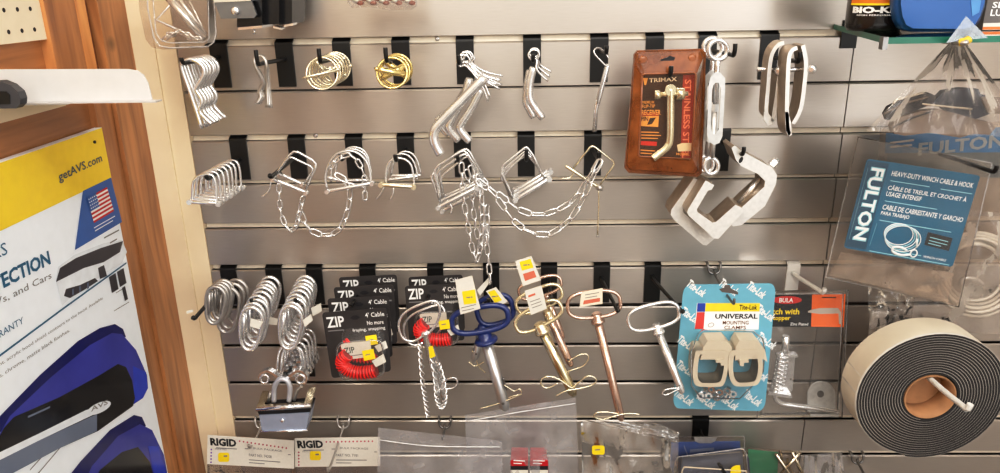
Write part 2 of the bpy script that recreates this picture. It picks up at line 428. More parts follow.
fq = [(87, 198), (107, 187), (114, 211), (94, 223)]
for i in range(7):
    b.poly(PP.q(quadmap(fq, [(0, i*2/13), (1, i*2/13), (1, (i*2+1)/13), (0, (i*2+1)/13)]), .0013), REDINK)
b.poly(PP.q(quadmap(fq, [(0, 0), (.45, 0), (.45, 7/13), (0, 7/13)]), .0016), PBLUE)
for i in range(5):
    for j in range(4):
        u, v = .05+.09*i, .06+.12*j
        b.poly(PP.q(quadmap(fq, [(u, v), (u+.04, v), (u+.04, v+.05), (u, v+.05)]), .0018), WINK)
bars(b, PP, [(94, 228, 115, 216), (95, 231, 113, 220.5)], WINK, .0012, 1.0); b.build('flag_panel', tp)
b = MB()
ptext(b, PP, 'DEFLECTORS', (-92, 297), (8, 254), 15, PTEAL, .0009, .0)
ptext(b, PP, 'PROTECTION', (-36, 309), (51, 264), 17, PTEAL, .0009, .03)
ptext(b, PP, 'For Trucks, SUVs, and Cars', (-92, 352), (52, 279), 10, GREYINK, .0009)
ptext(b, PP, 'WARRANTY', (-20, 350), (24, 323), 7.5, PTEAL, .0009)
ptext(b, PP, 'Flush-mount, acrylic hood shield contours to the hood. Available', (-26, 384), (103, 300), 5, GREYINK, .0009)
ptext(b, PP, 'in smoke, chrome, matte black finishes.', (-22, 393), (70, 332), 5, GREYINK, .0009)
bars(b, PP, [(104, 238, 119, 230), (110, 243, 117, 239), (30, 470, 66, 430), (36, 476, 64, 443)], GREYINK, .0009, 1.4)
b.poly(PP.q([(-40, 384), (62, 308.5), (126.5, 262), (126.5, 263.6), (62, 310.5), (-40, 386.5)], .0008), PTEAL)
b.build('lettering', tp)
b = MB()       # printed bonnet with a smoke deflector
b.poly(PP.q([(56, 281), (58, 267), (74, 255), (104, 243), (122, 240), (127, 252), (122, 263), (100, 277), (70, 298), (62, 306)], .0008), PCHR)
b.poly(PP.q([(56, 282), (60, 268), (76, 258), (101, 248), (123, 241), (120, 252), (104, 262), (84, 268), (62, 279)], .0011), PDK)
b.poly(PP.q([(64, 296), (66, 289), (80, 285), (95, 278), (98, 281), (84, 290), (70, 298)], .0011), PDK)
b.poly(PP.q([(98, 268), (104, 265), (107, 276), (100, 279)], .0012), PDK)
for x, y in ((72, 289.5), (79, 286.5), (87, 283)): b.poly(PP.q([(x, y), (x+1.6, y-1), (x+2, y+5), (x+.4, y+6)], .0014), PGREY)
for q in ([(109, 277), (115.5, 273), (118.5, 289), (112, 293)], [(117, 272), (123.5, 268), (126.5, 283), (120, 287)], [(122, 288), (125, 286), (128, 299), (125, 301)]): b.poly(PP.q(q, .001), PDK)
bars(b, PP, [(116, 293, 124, 288), (114, 311, 129, 302)], GREYINK, .001, .7)
b.build('bonnet_picture', tp)
def deflector(dx, dy, name):
    b = MB(); sh = lambda L: [(x+dx, y+dy) for x, y in L]
    b.poly(PP.q(sh([(-6, 436), (0, 416), (40, 375), (78, 341), (100, 328), (115, 324), (123, 329), (126, 337), (100, 340), (60, 372), (20, 420)]), .0008), PNAVY)
    b.poly(PP.q(sh([(-4, 440), (10, 416), (50, 378), (90, 345), (112, 333), (122, 334), (136, 350), (147, 375), (148, 388), (143, 398), (134, 404), (120, 404), (60, 425)]), .0010), PVIO)
    b.poly(PP.q(sh([(133, 366), (146, 372), (148, 388), (143, 398), (134, 403)]), .0012), mat('deflector_bright_blue', (40, 64, 190), 0, .2, .05))
    return b, sh
b, sh = deflector(0, 0, '')
b.poly(PP.q([(-8, 450), (4, 428), (14, 417), (60, 397), (100, 375), (118, 364), (126, 367), (132, 380), (135, 398), (133, 406), (98, 431), (60, 448), (0, 480), (-8, 480)], .0014), PBLK)
b.poly(PP.q([(-8, 462), (40, 440), (97, 414), (97, 431), (60, 448), (0, 480), (-8, 482)], .0017), PGREY)
b.poly(PP.q([(-8, 456), (40, 433), (86, 410), (97, 407), (97, 413), (40, 440), (-8, 464)], .0018), PCHR)
b.poly(PP.q(ell(99, 408, 13, 5, -25, 18), .0020), PCHR); ptext(b, PP, 'AVS', (91, 412), (108, 404), 5, GREYINK, .0023, .02)
b.poly(PP.q([(28, 416), (50, 406), (50, 408), (28, 418)], .0018), PGREY)
b.build('blue_deflector_picture', tp)
b = MB()
b.poly(PP.q([(60, 488), (80, 462), (110, 430), (134, 415), (142, 417), (146, 426), (120, 440), (100, 500)], .0008), PNAVY)
b.poly(PP.q([(76, 500), (92, 466), (118, 436), (140, 424), (152, 430), (164, 455), (172, 500)], .0010), PVIO)
b.poly(PP.q([(84, 500), (100, 470), (122, 452), (138, 447), (150, 462), (160, 500)], .0013), PBLK)
b.poly(PP.q([(148, 446), (158, 446), (168, 478), (172, 500), (160, 500)], .0015), mat('deflector_bright_blue', (40, 64, 190)))
b.build('lower_deflector_picture', tp)
# white metal shelf end and the grey sample end on it
ds = .352
b = MB(); t = thing('white_shelf', 'white metal shelf end with rounded corner sticking out over wooden post', 'shelf', W(80, 102, ds))
out = [(-40, 69.5), (128, 69), (137, 70.5), (143.5, 75), (148, 83), (151, 95), (153, 102), (-40, 104.5)]
b.prism(PX(out, ds), (0, .0015, 0), mat('shelf_white_enamel', (204, 202, 200), 0, .4, .03)); b.build('shelf_panel', t)
b = MB(); b.prism(PX([(-40, 103.5), (156.5, 101.2), (156.5, 102.6), (-40, 105)], ds+.012), (0, .0135, 0), mat('shelf_lip', (198, 196, 196), .2, .4)); b.build('lip', t)
b = MB(); zz = W(40, 104.2, ds).z
b.prism([(XB, W(0, 104, ds).y+.002, zz), (W(66, 104, ds).x, W(0, 104, ds).y+.002, zz), (W(66, 104, ds).x-.02, -.2, zz), (XB, -.22, zz)], (0, 0, -.0015), WHITEM); b.build('shelf_tray', t)
t = thing('wiper_holder', 'grey plastic rounded holder with black slot on white shelf end', 'holder', W(0, 95, ds+.03))
b = MB(); o_ = [(-30, 82), (0, 81), (10, 85), (18, 92), (20.5, 99), (20, 104.5), (16, 108.5), (-30, 109)]
b.prism(PX(o_, ds+.045), (0, .012, 0), mat('grey_plastic', (62, 62, 66), 0, .45)); b.build('housing', t)
b = MB(); b.prism(PX([(-30, 90), (6, 91.5), (9.5, 95), (10, 104), (-30, 105)], ds+.046), (0, .002, 0), BLACKP); b.build('slot', t)
# ------------------------------------------------------------------ hooks of the slat wall
HG = 'black plate hooks on the slat wall'
def hook(px, k, label, L=.125, w=.028, hp=.070, off=.027, tip=.018, m=None, rise=.004, px_tip=None, group=HG, rod=True, rr=.0031, lean=0.0):
    m = m or BLACKM
    y0 = PR((0, 0, ZK(k)))[1]; x = W(px, y0, 0).x; z = ZK(k)
    t = thing('display_hook', label, 'hook', (x, -.003, z-off), group)
    b = MB()
    b.prism([(x-w/2, -.0005, z-.004), (x+w/2, -.0005, z-.004), (x+w/2, -.0005, z-hp), (x-w/2, -.0005, z-hp)], (0, -.0025, 0), m)
    b.prism([(x-w/2, .0085, z+.001), (x+w/2, .0085, z+.001), (x+w/2, -.003, z-.004), (x-w/2, -.003, z-.004)], (0, .0005, .003), m)
    b.build('plate', t)
    if rod:
        b = MB(); zz = z-off
        e = V((x+lean, -L, zz+rise))
        pts = [V((x, -.003, zz)), V((x, -.02, zz)).lerp(e, .0), e.lerp(V((x, -.003, zz)), .12), e, e+V((0, -.004, .004)), e+V((0, -.0055, tip*.55)), e+V((0, -.0055, tip))]
        b.tube(S(pts, 4), rr, m, 8); b.build('rod', t)
    return x, z-off, t
def wire_hook(px, k, label, tipx=None, L=.11, m=None, drop=.0):
    """double loop of wire gripping the groove, single prong"""
    m = m or DARKST
    y0 = PR((0, 0, ZK(k)))[1]; x = W(px, y0, 0).x; z = ZK(k)
    t = thing('wire_hook', label, 'hook', (x, -.003, z), 'wire hooks in the slat grooves')
    b = MB(); e = .011
    b.tube(S([V((x-e, .006, z+.003)), V((x-e, -.006, z+.002)), V((x-e*.8, -.010, z-.010)), V((x, -.0125, z-.014)), V((x+e*.8, -.010, z-.010)), V((x+e, -.006, z+.002)), V((x+e, .006, z+.003))], 4), .0022, m, 7)
    b.build('clip', t)
    b = MB(); b.tube(S([V((x, -.011, z-.004)), V((x, -.014, z-.012)), V((x, -L*.5, z-.014-drop*.5)), V((x, -L, z-.012-drop)), V((x, -L-.006, z-.002-drop))], 5), .0022, m, 7); b.build('prong', t)
    return x, z, t
hook(217, 0, 'black plate hook carrying the stack of large zinc hairpin clips', L=.132, off=.022, tip=.008)
hook(283, 0, 'black plate hook carrying the bunch of small hairpin clips', L=.125, off=.026, tip=.020)
hook(340.5, 0, 'black plate hook carrying the open brass ring pins', L=.13, off=.024, tip=.019)
hook(400, 0, 'black plate hook carrying the thick gold ring pins', L=.13, off=.024, tip=.019)
hook(464.5, 0, 'black plate hook carrying the thick bent hitch pins', L=.12, off=.030, tip=.012)
hook(532, 0, 'black plate hook carrying the short bent hitch pins', L=.10, off=.030, tip=.010)
hook(599.5, 0, 'black plate hook carrying the single slim hitch pin', L=.10, off=.020, tip=.010)
hook(655, 0, 'black plate hook holding the amber receiver pin package', L=.135, off=.050, tip=.014)
hook(708, 0, 'black plate hook carrying the galvanised turnbuckles', L=.15, off=.022, tip=.016)
hook(770, 0, 'black plate hook carrying the tall narrow aluminium clamps', L=.13, off=.034, tip=.014)

# --- large hairpin clips
G = 'large zinc hairpin clips on one hook'
path = [(202, 128.6), (192, 98), (182, 69), (182.5, 64), (186, 61), (191, 59.5), (198, 62), (203, 67), (204.3, 73), (202, 79), (197.5, 86), (196, 90), (198.5, 94), (201.5, 99), (201.5, 104), (199.6, 109), (200.5, 113), (205, 118), (211.5, 124)]
b = MB(); b.tube(S(PX(path, .118), 4), rp(4.0, .118), ZINC, 8)
n = 6; src = single(b, 'hairpin_clip', 'large zinc hairpin clip, frontmost of six on the hook', 'clip', G, loc=W(190, 62, .118))
for i in range(1, n): dup(src, (random.uniform(-.001, .001), .0105*i, 0), f'large zinc hairpin clip, {nth(i, n)} of six on the hook', (0, random.uniform(-.03, .03), random.uniform(-.05, .05)))
# --- small hairpin clips, seen edge on
G = 'small hairpin clips on one hook'
def hairpin_local(L, w, r, m, o, ang, name, label, group, lean=0.0, d=1):
    P = [(w*.35, -L), (w*.35, -L*.3), (w*.33, 0), (w*.2, w*.2), (0, w*.26), (-w*.25, w*.1), (-w*.4, -w*.25), (-w*.1, -L*.35), (w*.08, -L*.42), (-w*.2, -L*.55), (-w*.18, -L*.66), (w*.05, -L*.75), (-w*.15, -L*.9)]
    ca, sa = math.cos(ang), math.sin(ang); o = V(o)
    b = MB(); b.tube(S([o+V((x*ca-z*lean*-1*.0+lean*z, x*sa*d, z)) for x, z in P], 4), r, m, 7)
    return single(b, name, label, 'clip', group, loc=o)
nm = ['nearest the tip of the hook', 'second from the hook tip', 'third from the hook tip', 'closest to the wall']
for i in range(4):
    d = .108-.012*i; b = MB(); dx = (0, 1.6, -1.4, 3.0)[i]
    b.tube(S([W(x+dx*(y-50)/55, y, d+.004*math.sin(y*.12+i)) for x, y in [(268, 107.5), (267, 85), (266.5, 66), (264, 58), (259, 55.8), (254.6, 59), (255.5, 66), (260.5, 76), (263, 83), (259.5, 91), (261, 97), (257, 103.5)]], 4), rp(3.0, d), [DULL, ZINC, DULL, ZINC][i], 7)
    single(b, 'small_hairpin_clip', f'small dull hairpin clip in the loose bunch, {nm[i]}', 'clip', G)

# --- brass ring pins
def ring_pin(cx, cy, R, d, rod, head, mr, mp, label, group, wire, rodt, tilt=0, loc=None):
    t = thing('ring_pin', label, 'hitch pin', W(cx, cy-R, d), group)
    o = ell(cx, cy, R, R*1.02, 0, 30)
    b = MB(); b.loop([W(x, y, d+.006*math.sin(k/30*6.28+tilt)) for k, (x, y) in enumerate(o)], rp(wire, d), mr, 7); b.build('spring_ring', t)
    b = MB(); a, e = rod
    b.tube([W(a[0], a[1], d+.008), W(a[0]+(e[0]-a[0])*.12, a[1]+(e[1]-a[1])*.12, d+.008), W(e[0], e[1], d+.003)], [rp(rodt*.7, d), rp(rodt, d), rp(rodt, d)], mp, 10)
    h = W(head[0], head[1], d); r = rp(min(4.5, rodt*1.5), d); b.tube([h+V((-r, -.001, -r*.2)), h+V((r, 0, r*.2))], r*.9, mp, 8); b.build('pin', t)
    return t
G = 'brass ring pins on one hook'
for i in range(6):
    d = .120-.0165*i; q = PR(W(322, 73.5, .120)+V((0, .0165*i, 0))); R = 15.6*(1-.012*i)
    an = [.17, -.9, .45, -.35, .75, .1][i]; c, s_ = math.cos(an), math.sin(an)
    if i == 0: rod = ((302.5, 78), (337, 70)); hd = (338, 69.5)
    else: rod = ((q[0]-R*c, q[1]+R*s_), (q[0]+R*c, q[1]-R*s_)); hd = rod[1]
    ring_pin(q[0], q[1], R, d, rod, hd, PALEBR, PALEBR, f'pale brass ring pin, {nth(i, 6)} in the coil-like stack', G, 2.0, 2.5, i)
G = 'gold ring pins on one hook'
for i in range(3):
    d = .120-.022*i; q = PR(W(392, 73, .120)+V((0, .022*i, 0))); R = 15
    an = [-.16, .5, -.6][i]; c, s_ = math.cos(an), math.sin(an)
    rod = ((378, 69.5), (404, 74)) if i == 0 else ((q[0]-R*c, q[1]+R*s_), (q[0]+R*c, q[1]-R*s_))
    ring_pin(q[0], q[1], R, d, rod, (q[0]-15, q[1]-4) if i == 0 else rod[0], BRASS, BRASS, f'thick gold ring pin, {nth(i, 3)} of three', G, 2.4, 6.0, i)

# --- bent hitch pins with spring clips
def bent_pin(label, group, path, d, thick, clip, m=ZINC, cw=2.0, dc=None):
    t = thing('bent_hitch_pin', label, 'hitch pin', W(path[0][0], path[0][1], d), group)
    P = S(PX(path, d), 5); b = MB(); r = rp(thick, d); b.tube(P, [r*.8]+[r]*(len(P)-2)+[r*.8], m, 12); b.build('shank', t)
    b = MB(); b.tube(S(PD(clip), 4), rp(cw, d), m, 7); b.build('spring_clip', t)
    return t
G = 'thick bent hitch pins on one hook'
def cl(lx, ly, px, py, ex, ey, d, R=6):
    """clip: eye round the hook then two prongs through the pin"""
    pts = [(ex, ey, d+.004), (px, py, d+.006)]
    for a in (20, 80, 140, 200, 260, 320, 370): pts.append((lx+R*math.cos(math.radians(a+40)), ly+R*.95*math.sin(math.radians(a+40)), d+.002-.004*(a/370)))
    pts += [(px+1.5, py-3, d-.007), (ex+2, ey-4, d-.006)]
    return pts
bent_pin('thick shiny bent hitch pin, longest and nearest of three', G, [(485, 77), (462, 100.5), (440, 123), (434.5, 131), (433.8, 139), (437, 148), (441, 154.5)], .122, 9.5, cl(463.5, 61, 481, 84, 488, 101, .116, 6.5))
bent_pin('thick bent hitch pin, behind the longest one, foot pointing forward', G, [(481, 89), (472, 107), (461, 124), (460, 129), (463, 134), (470, 141.5)], .085, 8, cl(465.5, 58, 481, 78, 498, 84.5, .09, 6))
bent_pin('thick bent hitch pin, rearmost with its foot tucked in the middle', G, [(470, 78), (463, 98), (451, 121), (449, 127), (452, 133), (459, 141)], .060, 8, cl(467, 57, 482, 74, 501, 80, .07, 6))
bent_pin('thick bent hitch pin hanging deep behind, only its end showing', G, [(468, 86), (455, 106), (441, 117), (438, 121), (442, 128), (449, 135)], .045, 7, cl(469, 59, 484, 80, 500, 89, .05, 5.5))
G = 'short bent hitch pins on one hook'
bent_pin('short bent hitch pin, nearer of two, foot turned outward', G, [(533.5, 67), (530, 82), (529.5, 97), (533.5, 106), (543, 118.5)], .10, 7.4, cl(534, 55, 537, 70, 548, 81, .10, 5.5), cw=2.0)
bent_pin('short bent hitch pin, behind its twin', G, [(530, 70), (527, 86), (526, 101), (529, 109), (534, 117.5)], .07, 7, cl(534.5, 53, 539, 68, 549.5, 76, .075, 5), cw=1.8)
t = thing('slim_hitch_pin', 'single slim straight hitch pin with thin wire clip', 'hitch pin', W(606, 66, .09))
b = MB(); b.tube([W(607.8, 64, .09), W(607, 68, .09), W(597, 105, .088), W(596, 110, .088), W(594.3, 131.5, .086)], [rp(3.5), rp(5), rp(5), rp(4.2), rp(4.2)], ZINC, 12); b.build('shank', t)
b = MB(); b.tube(S(PD([(607, 67, .094), (601, 61, .096), (594.5, 53.5, .096), (594.8, 49.5, .094), (599, 48, .088), (605, 53, .083), (608.5, 58, .083)]), 5), rp(1.6), ZINC, 7); b.build('spring_clip', t)
b = MB(); b.tube(S(PD([(605.5, 69, .094), (603, 78, .096), (599, 92, .095), (597.5, 104, .092)]), 4), rp(1.6), DULL, 7); b.build('latch_wire', t)

# --- amber package
AMB = clear('amber_plastic', tint=(226, 160, 104), alpha=.62, haze=(150, 92, 50), rough=.2, gl=.45)
AMBF = clear('amber_film', tint=(255, 240, 218), alpha=.05, haze=(190, 110, 60), rough=.12, gl=.6)
AMBS = mat('amber_rim', (140, 84, 46), 0, .3, .1, 40, coat=.3)
P = wallpl(.118, 666, 110); t = thing('receiver_pin_package', 'amber blister package with gold receiver pin on black card', 'package', P(668, 62))
b = MB(); B_ = [(633.5, 54), (637, 50), (700, 48.5), (704.5, 52), (703, 110), (700.5, 172), (696, 175.5), (628, 171.5), (624, 167), (629, 110)]
b.prism(P.q(B_, -.010), P.n*.009, AMB, AMBS); b.build('back_shell', t)
outer = [(634, 60), (637, 52), (700, 50.5), (704, 58), (701.5, 120), (699, 170), (695, 174), (630, 170), (626.5, 165), (631, 110)]
inner = [(642.5, 76), (644.5, 74), (694, 72.5), (696, 74.5), (694, 118), (691.5, 157.5), (690, 159), (640.5, 156.5), (638.5, 154.5), (641, 110)]
b = MB(); n0 = len(outer)
b.v = P.q(outer, .000)+P.q([(x+(660-x)*.02, y+(110-y)*.01) for x, y in outer], .006)+P.q(inner, .012)+P.q(inner, .009)
for s0 in (0, n0, 2*n0):
    for i in range(n0):
        j = (i+1) % n0; b.face((s0+i, s0+j, s0+n0+j, s0+n0+i), AMBS if s0 != n0 else AMB)
b.tube([P(x, y, .0125) for x, y in inner]+[P(inner[0][0], inner[0][1], .0125)], rp(1.6), AMBS, 6)
for x, y in ((643, 60), (692, 58.5)): b.lathe([(.0065, 0), (.006, .002), (.003, .003)], P(x, y, .006), P.n, AMBS, 16)
b.prism(P.q([(660, 59.5), (668, 57), (669.5, 55.5), (675, 57.5), (674, 60.5), (661, 62)], .0075), P.n*.001, INK); b.build('blister_rim', t)
b = MB(); cd = [(642, 75.5), (695.5, 74), (691, 158.5), (638.5, 156)]
TBLK = mat('package_black_print', (44, 28, 24), 0, .4, .1); TRED = mat('package_red_print', (150, 40, 28), 0, .4, .1)
TGLD = mat('package_gold_print', (232, 176, 96), 0, .45, .06)
b.prism(P.q(cd, .001), P.n*.0006, TBLK)
b.poly(P.q([(683, 75), (695, 74.5), (691, 158), (680.5, 157.5)], .0022), TRED)
b.poly(P.q([(641, 112), (659, 113), (658.5, 117.5), (640.8, 117)], .0022), TRED)
b.poly(P.q([(641.5, 116), (659, 116), (658.2, 127), (641, 126)], .0024), TGLD)
b.poly(P.q([(647, 125), (650, 118), (656, 117.5), (652, 124)], .0028), INK)
ptext(b, P, 'TRIMAX', (649, 82.5), (677, 81), 4.2, WINK, .0026, .02); b.poly(P.q([(643, 78), (648, 78), (646, 85), (644.5, 85)], .0026), TGLD)
ptext(b, P, 'PREMIUM', (642, 104), (654, 103.6), 3, TGLD, .0026, .01); ptext(b, P, 'FLIP-TIP', (642, 108), (655, 107.6), 3.2, TGLD, .0026, .01)
ptext(b, P, 'RECEIVER', (641.3, 115), (660.5, 115), 5.2, TGLD, .0027, .02); ptext(b, P, 'PIN', (641.2, 121), (648, 121), 4.5, INK, .003, .02)
bars(b, P, [(641, 132, 659, 132.5), (641, 135, 661, 135.5), (641, 138, 658, 138.5), (640.5, 150, 655, 151), (640.5, 153, 652, 153.7)], TGLD, .0026, 1)
b.poly(P.q([(640.8, 141), (657, 141.8), (656.6, 146), (640.6, 145)], .0026), REDINK)
xv = P(688.0, 154)-P(690.5, 81); up = P.n.cross(xv).normalized()*(P(700, 100)-P(693.5, 100)).length
b.text('STAINLESS STEEL', P(684.8, 79.5, .003), P(682, 158, .003)-P(684.8, 79.5, .003), (P(691.5, 79.5)-P(684.8, 79.5)), mat('package_pink_print', (232, 140, 116), 0, .5, .05), .02, 0)
b.poly(P.q([(677, 145), (682, 143), (692, 143), (692.5, 151), (678, 151.5)], .0038), PAPER)
ptext(b, P, 'MODEL', (676, 155.2), (689.5, 155.8), 2.6, TGLD, .0036, .01); b.build('card', t)
b = MB(); b.tube(S([P(x, y, .012) for x, y in [(670.5, 88), (670.5, 110), (670, 138), (667, 147), (659, 154), (653, 158.5)]], 5), rp(7, .12), GOLDZ, 12)
b.tube([P(654.5, 95, .012), P(660, 94.6, .012)], rp(8), GOLDZ, 12); b.tube([P(660, 94.6, .012), P(688, 93.5, .012)], rp(4.5), GOLDZ, 12)
b.tube([P(676, 93.8, .012), P(684, 93.5, .012)], rp(11), GOLDZ, 12); b.lathe([(.0085, 0), (.008, .003)], P(670.5, 90, .014), P.n, GOLDZ, 16); b.build('receiver_pin', t)
b = MB(); b.poly(P.q([(641, 74), (696, 72.5), (692, 159), (638, 157)], .0125), AMBF); b.build('blister_window', t)

# --- turnbuckles
G = 'turnbuckles on one hook'
def turnbuckle(label, dx, dy, d):
    t = thing('turnbuckle', label, 'turnbuckle', W(718+dx, 50+dy, d), G); s = lambda L, e=0: [W(x+dx, y+dy, d+e) for x, y in L]
    b = MB()
    body = [(720, 72.5), (725, 78), (725, 88), (722.5, 136), (719.5, 143), (714, 145), (709, 142), (707, 135), (708.5, 86), (710.5, 77.5), (715, 72.5)]
    hole = [(718.5, 83), (721, 88), (720.6, 100), (718.8, 129), (716.5, 134), (713, 134), (711, 128), (712, 90), (713.5, 85), (715.5, 83), (717, 82.6)]
    nb = len(body); F1, F2 = s(body, .006), s(body, -.006); H1, H2 = s(hole, .006), s(hole, -.006); b.v = F1+H1+F2+H2
    for i in range(nb):
        j = (i+1) % nb
        b.face((i, j, nb+j, nb+i), GALV); b.face((2*nb+i, 3*nb+i, 3*nb+j, 2*nb+j), GALV)
        b.face((i, 2*nb+i, 2*nb+j, j), GALV, True); b.face((nb+i, nb+j, 3*nb+j, 3*nb+i), GALV, True)
    b.build('body', t)
    b = MB(); b.loop(s(ell(718, 50, 9.5, 9.8, 0, 22)), rp(4.5, d), ZINC, 8); b.tube(s([(718, 59), (717.5, 66), (716.5, 76), (715.8, 104)]), rp(5, d), ZINC, 10); b.build('upper_eye_bolt', t)
    b = MB(); b.loop(s(ell(711.2, 166, 7, 8, 0, 22)), rp(4, d), ZINC, 8); b.tube(s([(711.8, 158), (713, 146), (714.5, 112)]), rp(5, d), DULL, 10); b.build('lower_eye_bolt', t)
turnbuckle('galvanised turnbuckle nearest the hook tip beside the amber package', 0, 0, .138)
turnbuckle('galvanised turnbuckle half hidden behind the nearer turnbuckle', -5, -2, .105)
# --- tall narrow clamps
G = 'tall narrow aluminium clamps'
ALUS = mat('cast_aluminium_shaded_side', (176, 160, 142), .7, .36, .12, 80)  # darker tan copy paints shade and reflections into the clamp sides
def tall_clamp(label, A, Bp, d0, d1, bolt, web):
    t = thing('narrow_clamp', label, 'clamp', W(A[0][0], A[0][1], d0), G); vec = V((0, d0-d1, 0))
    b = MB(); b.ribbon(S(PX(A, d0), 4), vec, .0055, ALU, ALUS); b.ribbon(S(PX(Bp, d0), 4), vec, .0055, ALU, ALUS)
    b.prism(PX(web, d0), (0, .004, 0), ALU); b.build('bracket', t)
    b = MB(); b.tube(PX(bolt, (d0+d1)/2), rp(4), ZINC, 10); h = W(bolt[2][0], bolt[2][1], d0+.0005); 
    b.lathe([(.0065, 0), (.006, .003), (.003, .0045)], h, (-.6, -1, 0), ZINC, 14); b.build('carriage_bolt', t)
tall_clamp('narrow aluminium clamp with bolt, farther one against its hook plate', [(784, 41), (778, 43), (772, 50), (768.5, 62), (766, 90), (764.5, 112), (768, 119), (772, 124)], [(778, 70), (775, 95), (771, 121)], .100, .072, [(757, 69.5), (766, 69.2), (779, 71)], [(764.5, 112), (768, 119), (772, 124), (768, 126), (763.5, 119)])
tall_clamp('narrow aluminium clamp with bolt, nearer one leaning outward', [(797, 46), (791.5, 48.5), (787.5, 56), (786, 75), (785, 112), (786, 130), (789, 136.5)], [(801, 46), (804, 62), (803, 80), (799, 108), (791.5, 123)], .135, .098, [(783, 70.5), (795, 69.5), (812, 69.2)], [(785, 112), (786, 130), (789, 136.5), (791.5, 132), (791, 122), (788, 112)])

# --- top edge things
P = wallpl(.10, 182, 20); t = thing('pin_clamshell', 'clear plastic clamshell with long zinc pins and loose chain in the top corner', 'package', W(182, 45, .1))
b = MB(); q = [(146.5, -20), (148, 10), (154, 38), (160, 46), (170, 48), (208, 46.5), (214, 42), (216, 34), (213, -20)]
b.prism(P.q(q, -.012), P.n*.026, CLEARD, CLEARD); b.tube(P.q(q, .0145), rp(1.6), clear('clear_rim', alpha=.35, gl=.9), 6); b.tube(P.q([(151, -20), (156, 33), (162, 41), (171, 43), (205, 42), (209, 38), (208, -20)], .0145), rp(1.2), clear('clear_rim'), 6); b.build('clear_shell', t)
b = MB()
for L, th in (([(163, -8), (205, 39)], 7.5), ([(172, -10), (206, 34)], 3.4), ([(180, -6), (156, 20), (203, 41)], 3), ([(186, -6), (201, 24), (206, 36)], 1.6)): b.tube(S(P.q(L, .002), 4) if len(L) > 9 else P.q(L, .003), rp(th), ZINC, 8)
b.build('long_pins', t)
b = MB(); 
for k in range(3): b.chain(P.q([(163+k*2, 40-k*3), (172, 36-k), (178, 30), (186, 37-k*2), (196, 40-k), (203, 39)], .006+.002*k), ZINC, .0115, .0068, .0013, k)
b.build('loose_chain', t)
P = wallpl(.06, 250, 15)
t = thing('black_bracket', 'black steel brackets with bright plate and bolt at the top edge', 'bracket', W(250, 30, .06))
b = MB(); b.prism(PX([(237, -30), (237, 27), (239, 28.5), (262, 26.5), (262, -30)], .12), (0, .09, 0), mat('gloss_black', (20, 20, 22), 0, .22, .1)); b.build('front_block', t)
b = MB(); b.prism(PX([(262, -30), (262, 25), (279, 24), (279, -30)], .105), (0, .08, 0), mat('gloss_black', (20, 20, 22))); b.build('middle_block', t)
b = MB(); b.prism(PX([(279, -30), (279, 25), (292, 24), (292, -30)], .09), (0, .07, 0), mat('gloss_black', (20, 20, 22))); b.build('rear_block', t)
b = MB(); b.prism(PX([(214, 1.5), (251, 0), (256.5, 15), (254, 18), (221, 18.8)], .135), (0, .004, 0), mat('bright_grey_plate', (140, 144, 150), .9, .3), CHROME); b.prism(PX([(213, -1), (250, -2), (251, .8), (214, 2.5)], .138), (0, .05, 0), CHROME)
b.ball(W(235, 11, .137), .006, CHROME, 12, (1, .5, 1)); b.build('bright_plate', t)
b = MB(); b.prism(PX([(238, 27.5), (262, 25.5), (262, 28), (238, 30)], .122), (0, .05, 0), CHROME); b.prism(PX([(273, 26), (281, 28), (281, 30), (273, 28)], .11), (0, .02, 0), CHROME); b.prism(PX([(284, 25), (293, 23), (293, 25.5), (284, 27)], .1), (0, .02, 0), CHROME); b.tube([W(254, 29, .09), W(254.5, 34, .09)], .0025, CHROME, 8); b.build('bright_feet', t)
P = wallpl(.07, 385, 0); t = thing('small_parts_bag', 'clear bag of small brown parts hanging into the top edge', 'bag', W(385, 8, .07))
b = MB(); q = [(349, -25), (350, 3), (354, 7.5), (372, 7), (392, 10), (412, 9.5), (417, 6), (418, -25)]; b.prism(P.q(q, 0), P.n*.016, BAGC); b.build('clear_bag', t)
b = MB()
for i in range(14): b.ball(P(356+i*4.3, 1+2.4*math.sin(i*2.1), .008), .0042, mat('brown_rubber', (140, 70, 48), 0, .4) if i % 3 else DULL, 8, (1.3, .7, .8))
b.build('small_parts', t)
